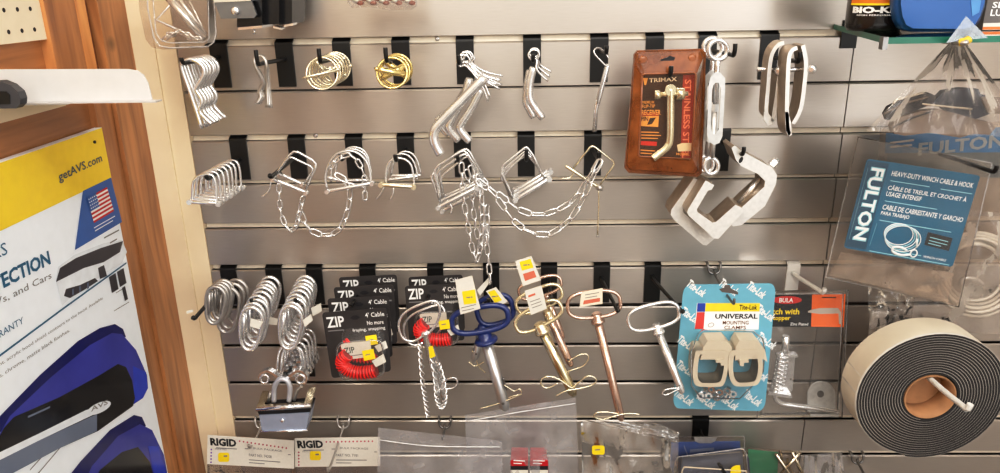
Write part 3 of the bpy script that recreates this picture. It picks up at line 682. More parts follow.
# ------------------------------------------------------------------ second row: wire lock pins
hook(237, 2, 'black plate hook carrying the long row of arched lock pins', L=.134, off=.036, tip=.006, rise=.001)
hook(295.5, 2, 'black plate hook carrying the square lock pins with chain', L=.140, off=.030, tip=.004, rise=-.002)
hook(353, 2, 'black plate hook carrying the chained round lock pins', L=.09, off=.022, tip=.010)
hook(405, 2, 'black plate hook carrying the small round lock pins', L=.10, off=.022, tip=.010)
hook(462, 2, 'black plate hook carrying the tangle of square pins and chains', L=.09, off=.026, tip=.010)
hook(526, 2, 'black plate hook carrying the four tilted square lock pins', L=.075, off=.030, tip=.018)
hook(593, 2, 'black plate hook carrying the diamond-shaped lock pin', L=.09, off=.026, tip=.012)
hook(722, 1.93, 'black plate hook behind the turnbuckles carrying the large clamps', L=.12, off=.02, tip=.012)
def lock_pin(label, group, bail, pin, d, wire=2.7, thick=4.6, mb=ZINC, mp=ZINC, ends=True, wires=(), dz=.005, sm=4, sharp=False):
    t = thing('wire_lock_pin', label, 'lock pin', W(bail[len(bail)//2][0], bail[len(bail)//2][1], d), group)
    b = MB(); pts = PX(bail, d); b.tube(pts if sharp else S(pts, sm), rp(wire, d), mb, 7); b.build('wire_bail', t)
    b = MB(); a, e = [W(x, y, d+dz) for x, y in pin]; r = rp(thick, d); b.tube([a, a.lerp(e, .04), e.lerp(a, .04), e], [r*.75, r, r, r*.75], mp, 10)
    if ends:
        for q in (a.lerp(e, .03), e.lerp(a, .03)): b.tube([q+V((0, .006, 0)), q-V((0, .006, 0))], r*1.15, mp, 8)
    b.build('pin', t)
    for w in wires:
        b = MB(); b.tube(S(PX(w, d+dz), 4), rp(1.5, d), mb, 6); b.build('tail_wire', t)
    return t
def sq(pts, f=.22):
    """polyline with its corners rounded"""
    P = [V((x, y, 0)) for x, y in pts]; o = [P[0]]
    for a, b_, c in zip(P, P[1:], P[2:]):
        l = min((a-b_).length, (c-b_).length)*f; p = b_+(a-b_).normalized()*l; q = b_+(c-b_).normalized()*l
        o += [p, (p+q)/4+b_/2, q]
    o.append(P[-1]); return [(p.x, p.y) for p in o]
G = 'arched lock pins on one hook'
src = lock_pin('arched zinc lock pin, frontmost of the row of seven', G, [(192.5, 201), (192.5, 190), (193.5, 182), (197, 177), (203, 174.5), (210, 174.5), (214, 178), (216, 186), (217, 203)], [(189.5, 201.5), (220, 203.5)], .122)
for i in range(1, 7):
    dup(src, (.0005*i, .0152*i, 0), f'arched zinc lock pin, {nth(i, 7)} of the row of seven', (0, random.uniform(-.04, .04), random.uniform(-.06, .06)))
G = 'square lock pins with short chain'
lock_pin('square-bail zinc lock pin, nearer one, tipped on its hook', G, sq([(274.5, 180), (276, 174), (293.5, 149.5), (317.8, 163), (306, 189)]), [(272, 178.5), (307.5, 193)], .112, 2.4, 3.6, wires=[[(271, 180), (270, 188), (266, 194), (261.5, 196.5)]], sharp=True)
lock_pin('square-bail zinc lock pin, behind its tipped twin', G, sq([(279, 175), (280, 170), (289, 156), (314.5, 168), (303, 186)]), [(278, 173), (303, 184.5)], .085, 2.2, 3.4, sharp=True)
def chain_thing(label, P, L=.022, w=.010, r=.0014, m=ZINC, group='chains hanging from the lock pins'):
    b = MB(); b.chain(S(PD(P), 6), m, L, w, r); return single(b, 'link_chain', label, 'chain', group)
chain_thing('short zinc chain hanging below the nearer square lock pin', [(279, 184, .115), (279.5, 200, .112), (281, 213, .11), (286, 227, .11), (293, 231.5, .11), (297, 224, .11), (299.5, 212, .112), (304, 193, .115)], .018, .009, .0014)
chain_thing('zinc chain slung from square lock pin to round lock pin', [(300, 212, .108), (306, 225, .105), (314, 233, .102), (322, 235, .10), (331, 235, .10), (339, 230, .10), (345, 219, .10), (349, 204, .10), (350, 190, .104), (345, 180, .106), (337, 175, .106)], .022, .011, .0014)
G = 'chained round lock pins'
lock_pin('round-bail lock pin, nearest, with long pin tilted upward', G, [(327, 188), (325.5, 178), (328, 166), (335, 155), (346, 151), (357, 152.5), (366, 161), (370, 172), (371, 183)], [(326, 191.5), (373.5, 183)], .105, 2.3, 3.8)
lock_pin('round-bail lock pin, second, behind the tilted pin', G, [(331, 182), (332, 168), (338, 156), (348, 149.5), (359, 150.5), (367, 158), (371, 171), (371, 181)], [(327, 177), (366, 188)], .08, 2.0, 3.2, ends=False)
lock_pin('round-bail lock pin, rearmost, nearly hidden by chain', G, [(335, 178), (337, 163), (344, 151), (353, 147), (363, 150), (369, 160), (371, 178)], [(336, 181), (369, 180)], .055, 2.0, 3.2, ends=False)
chain_thing('short zinc chain wound over the round lock pins', [(330, 168, .11), (337, 160, .112), (346, 154, .112), (354, 157, .112), (360, 165, .11), (364, 175, .108), (365, 189, .105), (365, 199, .105)], .018, .0095, .0014)
G = 'small round lock pins'
lock_pin('small arched lock pin with two hanging wires, nearest', G, [(386, 183), (386, 173), (388.5, 163), (395, 158.5), (404, 159), (411, 165), (413.5, 176), (414, 185)], [(380, 184.5), (415, 187)], .10, 2.2, 4.4, mp=PALEBR, wires=[[(384, 187), (381, 193), (376.5, 199)], [(393.5, 188), (393, 194), (390, 200)]])
lock_pin('small arched lock pin, middle of three', G, [(386, 178), (389, 165), (395, 156), (404, 154), (412, 159), (416.5, 170), (417, 180)], [(388, 180), (418, 176)], .075, 2.0, 3.4, ends=False)
lock_pin('small arched lock pin, rearmost of three', G, [(391, 175), (394, 161), (401, 152.5), (410, 152.5), (417, 160), (421, 174)], [(391, 176), (421, 175)], .05, 2.0, 3.2, ends=False)
G = 'tangled square lock pins'
for i, (dx, dy, d) in enumerate(((0, 0, .11), (2, 5, .095), (4, -3, .075), (6, 9, .06))):
    lock_pin(f'large square lock pin in the chain tangle, {nth(i, 4)}', G, sq([(440+dx, 203+dy*.5), (434+dx, 168+dy), (464.5+dx*.6, 149+dy*.6), (483, 178+dy)], .16), [(437+dx, 208-dy*1.2), (478+dx, 187-dy)], d, 2.4, 4.0 if i != 1 else 3.2, sharp=True, wires=[[(447, 200), (452, 208), (450, 214)]] if i == 0 else ())
lock_pin('square lock pin hanging low at the side of the chain tangle', G, sq([(446, 206), (441, 204), (431, 177), (436, 170)], .2), [(441, 204), (476, 190)], .085, 2.2, 3.2, sharp=True)
chain_thing('zinc chain strand hanging straight down from the tangle, nearest', [(461.5, 163, .112), (462.5, 185, .11), (464, 203, .11), (469, 232, .108), (473, 252, .107), (477, 262, .107), (480, 250, .107), (482, 225, .108), (482, 200, .11), (479, 182, .11)], .021, .0105, .0015)
chain_thing('longest zinc chain strand reaching down to the blue pin', [(470, 166, .10), (476, 186, .10), (483, 215, .10), (486, 240, .10), (488, 258, .10), (489.5, 271, .102), (490, 284, .104)], .021, .0105, .0015)
chain_thing('zinc chain strand doubled in the middle of the tangle', [(466, 170, .095), (471, 190, .093), (474, 215, .092), (478, 238, .092), (484, 250, .094), (487, 235, .095), (487, 205, .096)], .021, .0105, .0015)
chain_thing('upper long zinc chain swagged across to the diamond pin', [(477, 175, .108), (486, 184, .106), (503, 197.5, .104), (518, 209, .102), (536, 215, .10), (554, 211.5, .10), (573, 200.5, .10), (586, 183, .102), (594, 170, .104), (599.5, 161, .104)], .026, .0115, .0015)
chain_thing('lower long zinc chain swagged across to the diamond pin', [(477, 180, .112), (489, 190, .112), (501, 203, .11), (510, 217, .11), (522, 228, .11), (534, 233.5, .11), (546, 235.5, .11), (561, 227.5, .11), (575, 213, .11), (585, 194, .11), (593, 176, .11), (600, 162, .108)], .026, .0115, .0015)
G = 'tilted square lock pins'
for i, (dx, dy, d) in enumerate(((0, 0, .075), (1.5, 4.5, .062), (3.5, 8, .05), (-1, 9, .038))):
    lock_pin(f'tilted square lock pin, {nth(i, 4)} on its hook', G, sq([(513.5-dx, 199.5-dy*.4), (501.5+dx*.4, 172+dy*.7), (503.5+dx, 164.5+dy*.8), (526.5-dx*.3, 146.5+dy*.85), (533+dx*.4, 155+dy*.6), (547-dx, 183-dy*.5)], .2), [(514+dx*.5, 200.5-dy*1.15), (550.5-dx, 178-dy*.8)], d, 2.4, 4.8, sharp=True)
t = lock_pin('diamond-shaped wire lock pin with thin wire dangling from its end', None, sq([(572, 170), (592, 144.8), (615.5, 163), (598.5, 187)], .12), [(565.5, 165.8), (602, 189.5)], .085, 2.0, 3.6, PALEBR, PALEBR, ends=False, sharp=True, wires=[[(598.5, 190), (598.8, 205), (597.5, 235)], [(573.5, 171), (572, 176), (567, 178.5), (561, 178.5)]])
b = MB(); b.tube([W(597, 187, .092), W(602.5, 188.5, .092)], rp(6), DULL, 10); b.ball(W(597.4, 236, .09), rp(3), DULL, 8); b.build('pin_end', t)

# --- large cast clamps
def cshape(label, poly, d0, depth, bolt=None, hole=None, extra=(), nut=None):
    t = thing('cast_clamp', label, 'clamp', W(poly[0][0], poly[0][1], d0), 'large cast aluminium clamps')
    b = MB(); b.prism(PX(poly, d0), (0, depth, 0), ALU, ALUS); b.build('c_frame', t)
    if bolt:
        b = MB(); b.tube(PX(bolt, d0-depth*.4), rp(5), ZINC, 10); b.build('clamp_screw', t)
    if nut:
        b = MB(); b.lathe([(.0075, 0), (.0075, .009)], W(nut[0][0], nut[0][1], d0-depth*.4), W(nut[1][0], nut[1][1], d0-depth*.4)-W(nut[0][0], nut[0][1], d0-depth*.4), ZINC, 6, False)
        a, c = [W(x, y, d0-depth*.4) for x, y in nut]; b.tube([a, a+(c-a)*2.6], .0045, ZINC, 10); b.build('nut', t)
    if hole:
        b = MB(); b.prism(PX(ell(*hole, 14), d0+.0004), (0, .0003, 0), INK); b.build('slot', t)
    return t
cshape('large cast clamp with bolt and nut, standing upright under turnbuckle', [(731.5, 148), (734.5, 145.5), (743.5, 152), (772, 167.5), (777, 175), (776, 184), (765, 206), (742, 225), (733, 226.5), (729, 222), (741, 208), (764.5, 186.5), (765, 181), (758, 174), (741, 166), (736, 160)], .115, .050, [(739, 203), (760, 178)], (741, 160, 3.4, 1.8, -62), nut=((771.5, 165.5), (774, 163)))
cshape('large cast clamp in front, open jaws turned up', [(705.6, 180.4), (714.2, 185.2), (711.5, 190), (708, 190.5), (697, 209), (697.5, 212), (712.5, 222.6), (716, 222), (735.5, 204.6), (743.4, 208.6), (742, 213), (718.5, 238.8), (714, 238.5), (689, 216), (687, 212), (688.5, 208.5)], .132, .045)
cshape('large cast clamp behind the front one, shaded side showing', [(694, 178), (703, 182), (700, 188), (683, 209), (683.5, 213), (706, 231), (714, 228), (720, 234), (706.5, 245.5), (703, 245), (674, 220), (670.5, 214.5), (671.5, 209.5)], .098, .045)
# ------------------------------------------------------------------ third row
hook(227.5, 5, 'black plate hook carrying the few dark snap hooks', L=.15, off=.022, tip=.004, rise=-.006)
hook(273, 5, 'black plate hook carrying the middle row of snap hooks', L=.11, off=.024, tip=.010)
hook(313.5, 5, 'black plate hook carrying the snap hooks nearest the cable cards', L=.11, off=.024, tip=.010)
hook(367, 5, 'black plate hook carrying the stack of four cable cards', L=.13, off=.020, tip=.006)
hook(435, 5, 'black plate hook carrying the two cable cards', L=.10, off=.020, tip=.006)
hook(491, 5, 'black plate hook carrying the blue hitch pins', L=.105, off=.030, tip=.012)
hook(549, 5, 'black plate hook carrying the gold hitch pins', L=.10, off=.030, tip=.012)
hook(602, 5, 'black plate hook carrying the copper-toned hitch pin', L=.10, off=.024, tip=.004, lean=.016, rise=-.018)
hook(653, 5, 'black plate hook carrying the plain zinc hitch pin', L=.11, off=.022, tip=.004, lean=.030, rise=-.018)
hook(304, 6.9, 'black plate hook carrying the stack of draw latches', L=.11, off=.012, tip=.010)
wire_hook(713, 5, 'wire hook holding the blue universal clamp card', L=.13, drop=.004)
hook(793.5, 5, 'white plate hook holding the spring latch package', L=.10, off=.016, tip=.010, m=WHITEM, group='white hooks', w=.022, hp=.05, rr=.0036, lean=.012)
wire_hook(445, 9, 'bare wire hook beneath the twisted wire pins', L=.05)
wire_hook(344, 9, 'wire hook sticking through the second white header card', L=.125, m=DULL, drop=.012)
wire_hook(262, 9, 'wire hook half hidden behind the draw latch', L=.07, m=DULL, drop=.004)

def snap_hook(label, group, cx, cy, s, d, m, hv=1.0):
    f = lambda L: [W(cx+(x-290)*s, cy+(y-327.5)*s*hv, d) for x, y in L]
    t = thing('snap_hook', label, 'snap hook', W(cx, cy-20*s*hv, d), group)
    b = MB(); b.loop(S(f([(288, 306.5), (295, 307.5), (300.5, 313), (302, 321), (300, 332), (297, 342), (293.5, 347.5), (288.5, 349), (283.5, 346.5), (280.5, 340), (279.6, 330), (280, 319), (282.5, 310.5)]), 3, True), rp(4.0, d), m, 8); b.build('hook_body', t)
    b = MB(); b.tube(f([(283.6, 313), (283, 338)]), rp(3.2, d), m, 8); b.tube([q+V((0, dy, 0)) for q in f([(283.4, 314)]) for dy in (-.004, .004)], rp(2), DULL, 6); b.build('gate', t)
    return t
def paper_tie(root, quad, d):
    P = wallpl(d+.006); b = MB(); b.prism(P.q(quad), P.n*.0006, PAPER); b.build('price_tag', root)
G = 'dark snap hooks'
a = snap_hook('dark steel snap hook, largest, hanging deepest behind the small ones', G, 227.5, 310, 1.0, .085, DULL, 1.05)
dup(a, (.002, .017, 0), 'dark steel snap hook, large one behind the largest', (0, .05, .06)); dup(a, (.001, .034, 0), 'dark steel snap hook, large one tight against hook plate', (0, -.04, -.05))
b_ = snap_hook('small dark snap hook, frontmost of four by the hook tip', G, 215, 305, .86, .112, DULL)
for i in range(1, 4): dup(b_, (.001, .009*i, 0), f'small dark snap hook, {nth(i, 4)} of four', (0, random.uniform(-.08, .08), random.uniform(-.1, .1)))
b = MB(); P = wallpl(.139); b.prism(P.q([(186.5, 311), (193, 309.5), (193.5, 311.5), (187, 313.8)]), P.n*.0006, PAPER); single(b, 'price_tag', 'tiny white paper tag on the tip of the snap hook peg', 'tag')
for nm_, ox, sd in (('middle snap hook row', -39.5, 3), ('snap hook row nearest the cable cards', 0, 7)):
    random.seed(sd); G = nm_+' group'
    s = snap_hook(f'zinc snap hook, frontmost in the {nm_}', G, 290+ox, 327.5+(1 if ox else 0), 1.0, .128, ZINC)
    s0 = bpy.data.objects[s]
    for i in range(1, 9): dup(s, (random.uniform(-.002, .002), .0118*i, .0016*i+random.uniform(-.001, .001)), f'zinc snap hook, {nth(i, 9)} in the {nm_}', (0, random.uniform(-.05, .05), random.uniform(-.08, .08)))
    for i, (q, nmx) in enumerate(((([(251, 318), (263, 322), (259, 329), (250, 326)], 'a'), ([(268, 316), (278, 319), (277, 325), (267, 324)], 'b')) if ox else (([(303, 320), (311, 314), (313, 320), (305, 327)], 'a'), ([(311, 308), (321, 303), (322, 311), (313, 316)], 'b')))):
        P = wallpl(.132 if i == 0 else .09); b = MB(); b.prism(P.q(q), P.n*.0006, PAPER)
        single(b, 'price_tag', f'white paper tag tucked on the {nm_}, '+('front one' if i == 0 else 'farther back'), 'tag')
# --- draw latches
t = thing('draw_latch', 'chrome draw latch, frontmost of five, with boxy catch below', 'latch', W(285, 368, .125), 'draw latches')
d = .128
b = MB(); b.loop(S(PX([(277, 372), (279, 352), (285, 346.5), (294, 346.5), (300, 352), (303, 372)], .10), 4)+S(PX([(303, 376), (277, 376)], .10), 2), rp(2.6), ZINC, 7); b.build('wire_bail', t)
b = MB(); b.ribbon(S(PX([(260, 379), (262, 374.5), (267, 372.5), (273, 375.5), (278, 379), (285, 380), (292, 376), (297, 372.5), (302, 373.5), (305, 378), (303, 384)], d), 4), (0, .012, 0), .004, CHROME)
for x in (264.5, 300.5): b.loop(PX(ell(x, 379, 4.2, 4.2, 0, 14), d), rp(2.6), CHROME, 7)
b.build('lever', t)
b = MB(); b.tube(S(PX([(274, 401), (274.5, 387), (279, 380), (286, 380), (290, 387), (289, 401)], d+.002), 4), rp(5.5), mat('pale_steel', (206, 208, 216), .6, .35), 10); b.build('barrel', t)
b = MB(); b.tube(S(PX([(294, 400), (297, 390), (302, 386)], d-.01), 4), rp(4), DULL, 8); b.tube(PX([(268, 402), (271, 392)], d-.01), rp(4), DULL, 8); b.build('spring_arms', t)
fl = PX([(256.5, 409), (311, 405.5)], d+.012); bl = PX([(263, 400), (310, 396)], d-.03)
PBS = mat('pale_brass_steel', (226, 216, 194), 1, .22)
b = MB(); k0 = V((0, .036, .010)); b.tube([fl[0], fl[1]], .0040, CHROME, 8); b.prism([fl[0], fl[0]+k0, fl[0]+k0+V((.012, 0, 0)), fl[0]+V((.012, 0, 0))], (0, 0, .003), PBS); b.prism([fl[1], fl[1]+k0, fl[1]+k0-V((.012, 0, 0)), fl[1]-V((.012, 0, 0))], (0, 0, .003), PBS); b.prism([fl[0], fl[1], fl[1]+V((0, .008, 0)), fl[0]+V((0, .008, 0))], (0, 0, .003), PBS)
b.build('tray', t)
b = MB(); b.prism(PX([(257, 410), (311, 407), (310, 412), (259, 415)], d+.005), (0, .03, 0), INK); F = PX([(259, 415), (309.5, 412.5), (306, 430.5), (262, 431.5)], d+.006); b.prism(F, (0, .036, 0), mat('blue_tinted_chrome', (176, 190, 214), .45, .25))  # black strip below the tray bar paints its shadow
b.ball(W(282.5, 420.5, d+.007), .0042, CHROME, 10, (1, .6, 1)); b.tube(PX([(260, 431.5), (308, 430.5)], d+.007), .0018, CHROME, 6); b.build('catch_box', t)
r_ = thing('draw_latch', 'chrome draw latch, second from front, wire bail and lever showing', 'latch', W(288, 362, .11), 'draw latches')
b = MB(); b.loop(S(PX([(281, 370), (283, 353), (288, 347.5), (297, 347.5), (303, 353), (305, 370)], .10), 4)+S(PX([(305, 374), (281, 374)], .10), 2), rp(2.8), ZINC, 7); b.build('wire_bail', r_)
b = MB(); b.ribbon(S(PX([(279, 378), (283, 371), (289, 368), (297, 368), (303, 372), (306, 379)], .10), 4), (0, .008, 0), .004, CHROME); b.build('lever', r_)
for i in range(1, 5): dup(r_, (.001*i, .0145*i, .0012*i), f'chrome draw latch, {["third from front", "fourth from front", "fifth from front", "rearmost"][i-1]}, only wire bail showing', (0, .02*(-1)**i, 0))

# --- cable cards
def cable_card(label, group, TL, TR, BR, BL, d, full=True):
    P = wallpl(d); q = [TL, TR, BR, BL]; m = lambda L: quadmap(q, L); t = thing('cable_card', label, 'package', P(*m([(.5, .1)])[0]), group)
    b = MB(); b.prism(P.q(m(rrect(0, 0, 1, 1, .05)), 0), P.n*.0008, CARDK)
    g = lambda u, v: m([(u, v)])[0]
    ptext(b, P, 'ZIP', g(.05, .24), g(.33, .24), 10.5, WINK, .0013, .02)
    ptext(b, P, "4' Cable", g(.66, .13), g(.96, .13), 4.6, WINK, .0013, .01)
    bars(b, P, [g(.05, .29)+g(.30, .29)], GREYINK, .0013, 1)
    if full:
        ptext(b, P, 'No more', g(.68, .25), g(.94, .25), 4, WINK, .0013, .01)
        ptext(b, P, 'fraying, snapping', g(.44, .35), g(.96, .35), 4, WINK, .0013, .01)
    else: bars(b, P, [g(.70, .27)+g(.95, .27)], GREYINK, .0013, 1.5)
    b.poly(P.q(m([(.42, .12), (.47, .085), (.53, .085), (.58, .12), (.53, .15), (.47, .15)]), .0013), INK)
    b.build('backing_card', t)
    b = MB(); sh = rrect(.13, .48, .90, 1.07, .14, 5); b.v = P.q(m(sh), .001)+P.q(m([(.51+(u-.51)*.93, .76+(v-.76)*.93) for u, v in sh]), .020); n = len(sh)
    for i in range(n): b.face((i, (i+1) % n, n+(i+1) % n, n+i), CLEARD, True)
    b.face(range(n, 2*n), CLEAR); b.loop(P.q(m(sh), .0015), .0008, clear('clear_rim', alpha=.35, gl=.9), 5); b.build('blister', t)
    b = MB(); b.prism(P.q(m([(.22, .50), (.70, .49), (.71, .74), (.24, .75)]), .004), P.n*.0005, PAPER); ptext(b, P, 'ZIP', g(.27, .66), g(.44, .655), 6, mat('dark_green_ink', (40, 70, 60), 0, .6), .0051, .01); bars(b, P, [g(.3, .7)+g(.6, .69)], GREYINK, .0051, .8)
    y = b.build('inner_label', t)
    c = MB(); c.prism(P.q(m([(.55, .64), (.74, .625), (.76, .78), (.57, .795)]), .021), P.n*.0004, YEL); bars(c, P, [g(.60, .71)+g(.68, .70)], GREYINK, .0218, 1); c.build('yellow_sticker', t)
    b = MB(); ctr = S([P(*g(u, v), .011) for u, v in ((.30, .68), (.22, .74), (.21, .83), (.29, .91), (.44, .965), (.62, .975), (.76, .96))], 16); L = len(ctr); r0 = .0098
    b.tube(ctr, r0-.0002, mat('coil_gap_shade', (150, 22, 24), 0, .4), 12)  # darker red core paints shade into the gaps between the rings
    for i in range(0, L-2, 5):
        tg = (ctr[i+2]-ctr[i]).normalized(); x = tg.orthogonal().normalized(); y2 = tg.cross(x)
        b.loop([ctr[i]+(x*math.cos(a*math.pi/7)+y2*math.sin(a*math.pi/7))*(r0+.0004) for a in range(14)], .00155, REDC, 5)
    b.build('red_coil_cable', t)
    b = MB(); b.prism(P.q(m([(.70, .80), (.90, .72), (.93, .84), (.76, .90)]), .016), P.n*.003, PAPER); b.build('cable_end', t)
    return t
G = 'cable cards in a stack of four'
cable_card('charcoal cable card with red coiled cable, frontmost of the stack of four', G, (322, 312.5), (386.5, 307.5), (391, 371), (332, 378), .128)
for i, (x, y, w, d) in enumerate(((327.3, 298.5, 61.5, .110), (333.5, 287.3, 60, .090), (338.7, 277.3, 58, .068))):
    cable_card(f'charcoal cable card, {["second", "third", "rearmost"][i]} of four, only its top showing', G, (x, y), (x+w, y-3), (x+w+4, y+58-2*i), (x+9, y+62-2*i), d, i == 0)
G = 'cable cards in a pair'
cable_card('charcoal cable card with red coil behind the twisted wire pins', G, (404.7, 286), (461.5, 283.5), (464.5, 340), (409.5, 343), .100)
cable_card('charcoal cable card, rear one of the pair, edge showing on top', G, (408.3, 277), (462.5, 274.5), (465, 330), (413, 333), .075, False)

# --- hitch pins with handles
def bow_clip(root, c, rx, ry, rot, d, m, wire=1.8, tails=()):
    b = MB(); cx, cy = c
    b.loop([W(x, y, d+.004) for x, y in ell(cx-rx*.95, cy, rx, ry, rot, 16)], rp(wire, d), m, 6)
    b.build('hair_clip', root)
def hitch_pin(label, H, hub, tip, thick, wire, d, mh, mp, group=None, clips=(), tags=(), hubr=1.35, mhub=None, dtip=0.0, end='flat'):
    t = thing('hitch_pin', label, 'hitch pin', W(H[0], H[1]-H[3], d), group)
    b = MB(); cx, cy, rx, ry, rot = H
    def sup(n=40):
        o = []; c, s_ = math.cos(math.radians(rot)), math.sin(math.radians(rot))
        for k in range(n):
            a = 2*math.pi*k/n; ca, sa = math.cos(a), math.sin(a); x = rx*math.copysign(abs(ca)**.72, ca); y = ry*math.copysign(abs(sa)**.72, sa); o.append((cx+x*c-y*s_, cy+x*s_+y*c))
        return o
    b.loop([W(x, y, d+.0035*math.sin(k*.157)) for k, (x, y) in enumerate(sup())], rp(wire, d), mh, 9); b.build('handle', t)
    h = W(hub[0], hub[1], d); e = W(tip[0], tip[1], d+dtip); ax = (e-h).normalized(); r = rp(thick*1.06, d)
    b = MB(); b.lathe([(r*.9, -.011), (r*1.25, -.008), (r*1.25, .000), (r*hubr, .001), (r*hubr*1.12, .003), (r*hubr*1.12, .006), (r*1.02, .008)], h, ax, mhub or mh, 18); b.build('collar', t)
    L = (e-h).length
    b = MB(); b.lathe([(r, .006), (r, L-.012), (r*.97, L-.008), (r*.72, L-.002), (r*.6, L)], h, ax, mp, 18)
    sd = ax.cross(V((0, 1, 0))).normalized(); q = h+ax*(L-.017); b.tube([q-V((0, r*1.02, 0)), q-V((0, r*.9, 0))], r*.28, DARKST, 8); b.build('shank', t)
    for pts, m, w, dd in clips:
        b = MB(); b.tube(S([W(x, y, d+dd) for x, y in pts], 5), rp(w, d), m, 6); b.build('hair_clip', t)
    for a in tags: price_tag(t, *a[0], **a[1])
    return t
PT = wallpl(.128)
# twisted wire pins
def wire_pin(label, dx, dy, d, stick):
    s = lambda L, e=0: [W(x+dx, y+dy, d+e) for x, y in L]
    t = thing('clevis_pin', label, 'hitch pin', W(420+dx, 303+dy, d), 'wire-handled clevis pins')
    b = MB(); b.tube(S(s([(424, 335), (414, 341), (404, 339), (399, 329), (400, 319), (407, 311), (420, 304.5), (432, 301), (438, 303.5), (440, 311), (437.5, 322), (431, 331), (426, 336)]), 5), rp(3.0, d), ZINC, 8); b.build('wire_handle', t)
    b = MB(); h, e = s([(424.5, 331), (439, 395)]); ax = (e-h).normalized(); L = (e-h).length; r = rp(7, d)
    b.lathe([(r*.7, 0), (r*1.25, .002), (r*1.25, .007), (r, .008), (r, L-.01), (r*.6, L)], h, ax, ZINC, 14); b.build('shank', t)
    if stick:
        P = wallpl(d+.012); b = MB(); b.prism(P.q([(428.5, 347), (432.5, 345.5), (435.5, 356), (430, 358.5)]), P.n*.0005, YEL); b.build('yellow_sticker', t)
        for nm_, C in (('twisted_cable', [(420, 343), (421, 362), (423, 385), (426, 402), (428, 417)]), ('cable_loop', [(431, 352), (435, 376), (437, 398), (441, 408), (445, 400), (443, 380), (438, 362)])):
            C = S(s(C, .006), 14); b = MB()
            for ph in (0, math.pi):
                b.tube([c+V((math.cos(i*.75+ph)*.0032, math.sin(i*.75+ph)*.0032, 0)) for i, c in enumerate(C)], .0017, ZINC, 5)
            b.build(nm_, t)
        b = MB(); b.tube(S(s([(439, 393), (443, 384), (448, 379), (455, 378), (457.5, 383), (453, 388), (444, 389), (437, 391)], .004), 5), rp(1.8, d), ZINC, 6); b.build('hair_clip', t)
wire_pin('zinc clevis pin with bent wire handle, twisted cable and yellow sticker', 0, 0, .122, True)
wire_pin('zinc clevis pin with wire handle, tucked close behind the stickered one', 5, 4, .10, False)
# blue handled
G = 'blue-handled hitch pins'
PT = wallpl(.130); PT2 = wallpl(.10)
hitch_pin('blue vinyl-coated hitch pin, nearer, with long grey shank and white tag', (480, 319.5, 28.5, 12.5, -10), (485.5, 338), (505.5, 409.5), 11, 6.2, .118, BLUEC, mat('grey_zinc_shank', (206, 208, 212), .85, .3, .08, 40), G, hubr=1.9,
    clips=[([(480, 408.5), (500, 403), (522, 394)], PALEBR, 1.6, .006), ([(504, 385), (509, 388), (514, 391), (520, 389), (521, 394), (513, 396), (508, 398)], PALEBR, 1.4, .008), ([(503, 378), (505, 386), (507, 390)], DARKST, 2.5, .004)],
    tags=[((([(455.2, 280), (472, 275.5), (480.5, 308.5), (460.5, 314.5)]), wallpl(.132)), dict(stickers=[[(462, 291.5), (475, 289.5), (476.5, 303), (464, 304.5)]], lines=[(461, 308, 476, 304.5), (462, 311, 474, 308.5)]))])
hitch_pin('blue vinyl-coated hitch pin, behind, short shank with yellow tag', (495, 310, 18, 14, -15), (482, 330), (474, 361), 8, 5.6, .085, BLUEC, mat('grey_zinc_shank', (206, 208, 212)), G, hubr=1.7,
    clips=[([(472, 350), (477, 362), (480, 368), (486, 373)], GOLDZ, 1.3, .004), ([(469, 362), (475, 366), (484, 362)], GOLDZ, 1.3, .004)],
    tags=[((([(486, 291), (496, 287), (507.5, 301.5), (497.5, 307)]), wallpl(.096)), dict(stickers=[[(488, 292), (494.5, 289.8), (502, 300), (495, 303)]])), ((([(477, 290), (489, 277), (488.5, 284), (480, 296)]), wallpl(.093)), {})])
# gold
G = 'gold zinc hitch pins'
GC = [([(558, 383), (548, 388), (541.5, 385), (542, 379), (550, 376.5), (560, 380), (572, 388), (577, 384), (588, 376), (596, 379), (594, 384), (582, 388), (566, 391), (556, 396)], PALEBR, 2.0, .010)]
hitch_pin('gold zinc hitch pin, nearest of three, thick shank with bow clip', (538.5, 316.5, 25, 10.5, -27), (541.5, 329), (574, 395), 10.5, 4.0, .120, GOLDZ, mat('gold_olive_shank', (226, 216, 184), 1, .2, .14, 20), G, hubr=1.35, clips=GC,
    tags=[((([(524.5, 290.8), (541.5, 285.5), (546.8, 308.5), (531, 315)]), wallpl(.128)), dict(lines=[(530, 302, 540, 298.5), (531, 305, 541, 301.5), (532, 308, 542, 304.5)], red=[[(528, 295.5), (535, 293), (535.5, 295), (528.5, 297.5)]]))])
hitch_pin('gold zinc hitch pin, middle of three, pinkish shank behind the nearest', (539, 299, 24, 10.5, -22), (549, 316), (571.5, 366), 7.5, 3.6, .095, GOLDZ, COPZ, G, clips=[([(568, 362), (577, 356), (586, 354), (588.5, 359), (583, 366), (572, 370), (566, 372)], PALEBR, 1.6, .008)],
    tags=[((([(515, 261), (531.5, 256), (541, 280), (523, 286)]), wallpl(.115)), dict(stickers=[[(519.5, 262), (530.5, 258.8), (533.5, 267.5), (522, 270.5)]], red=[[(523, 274), (534, 270.5), (536.5, 277), (525, 281)]], e=0))])
hitch_pin('gold zinc hitch pin, rearmost of three, only handle top showing', (540, 287.5, 22, 9, -18), (548, 300), (563, 338), 6.5, 3.2, .07, COPZ, COPZ, G)
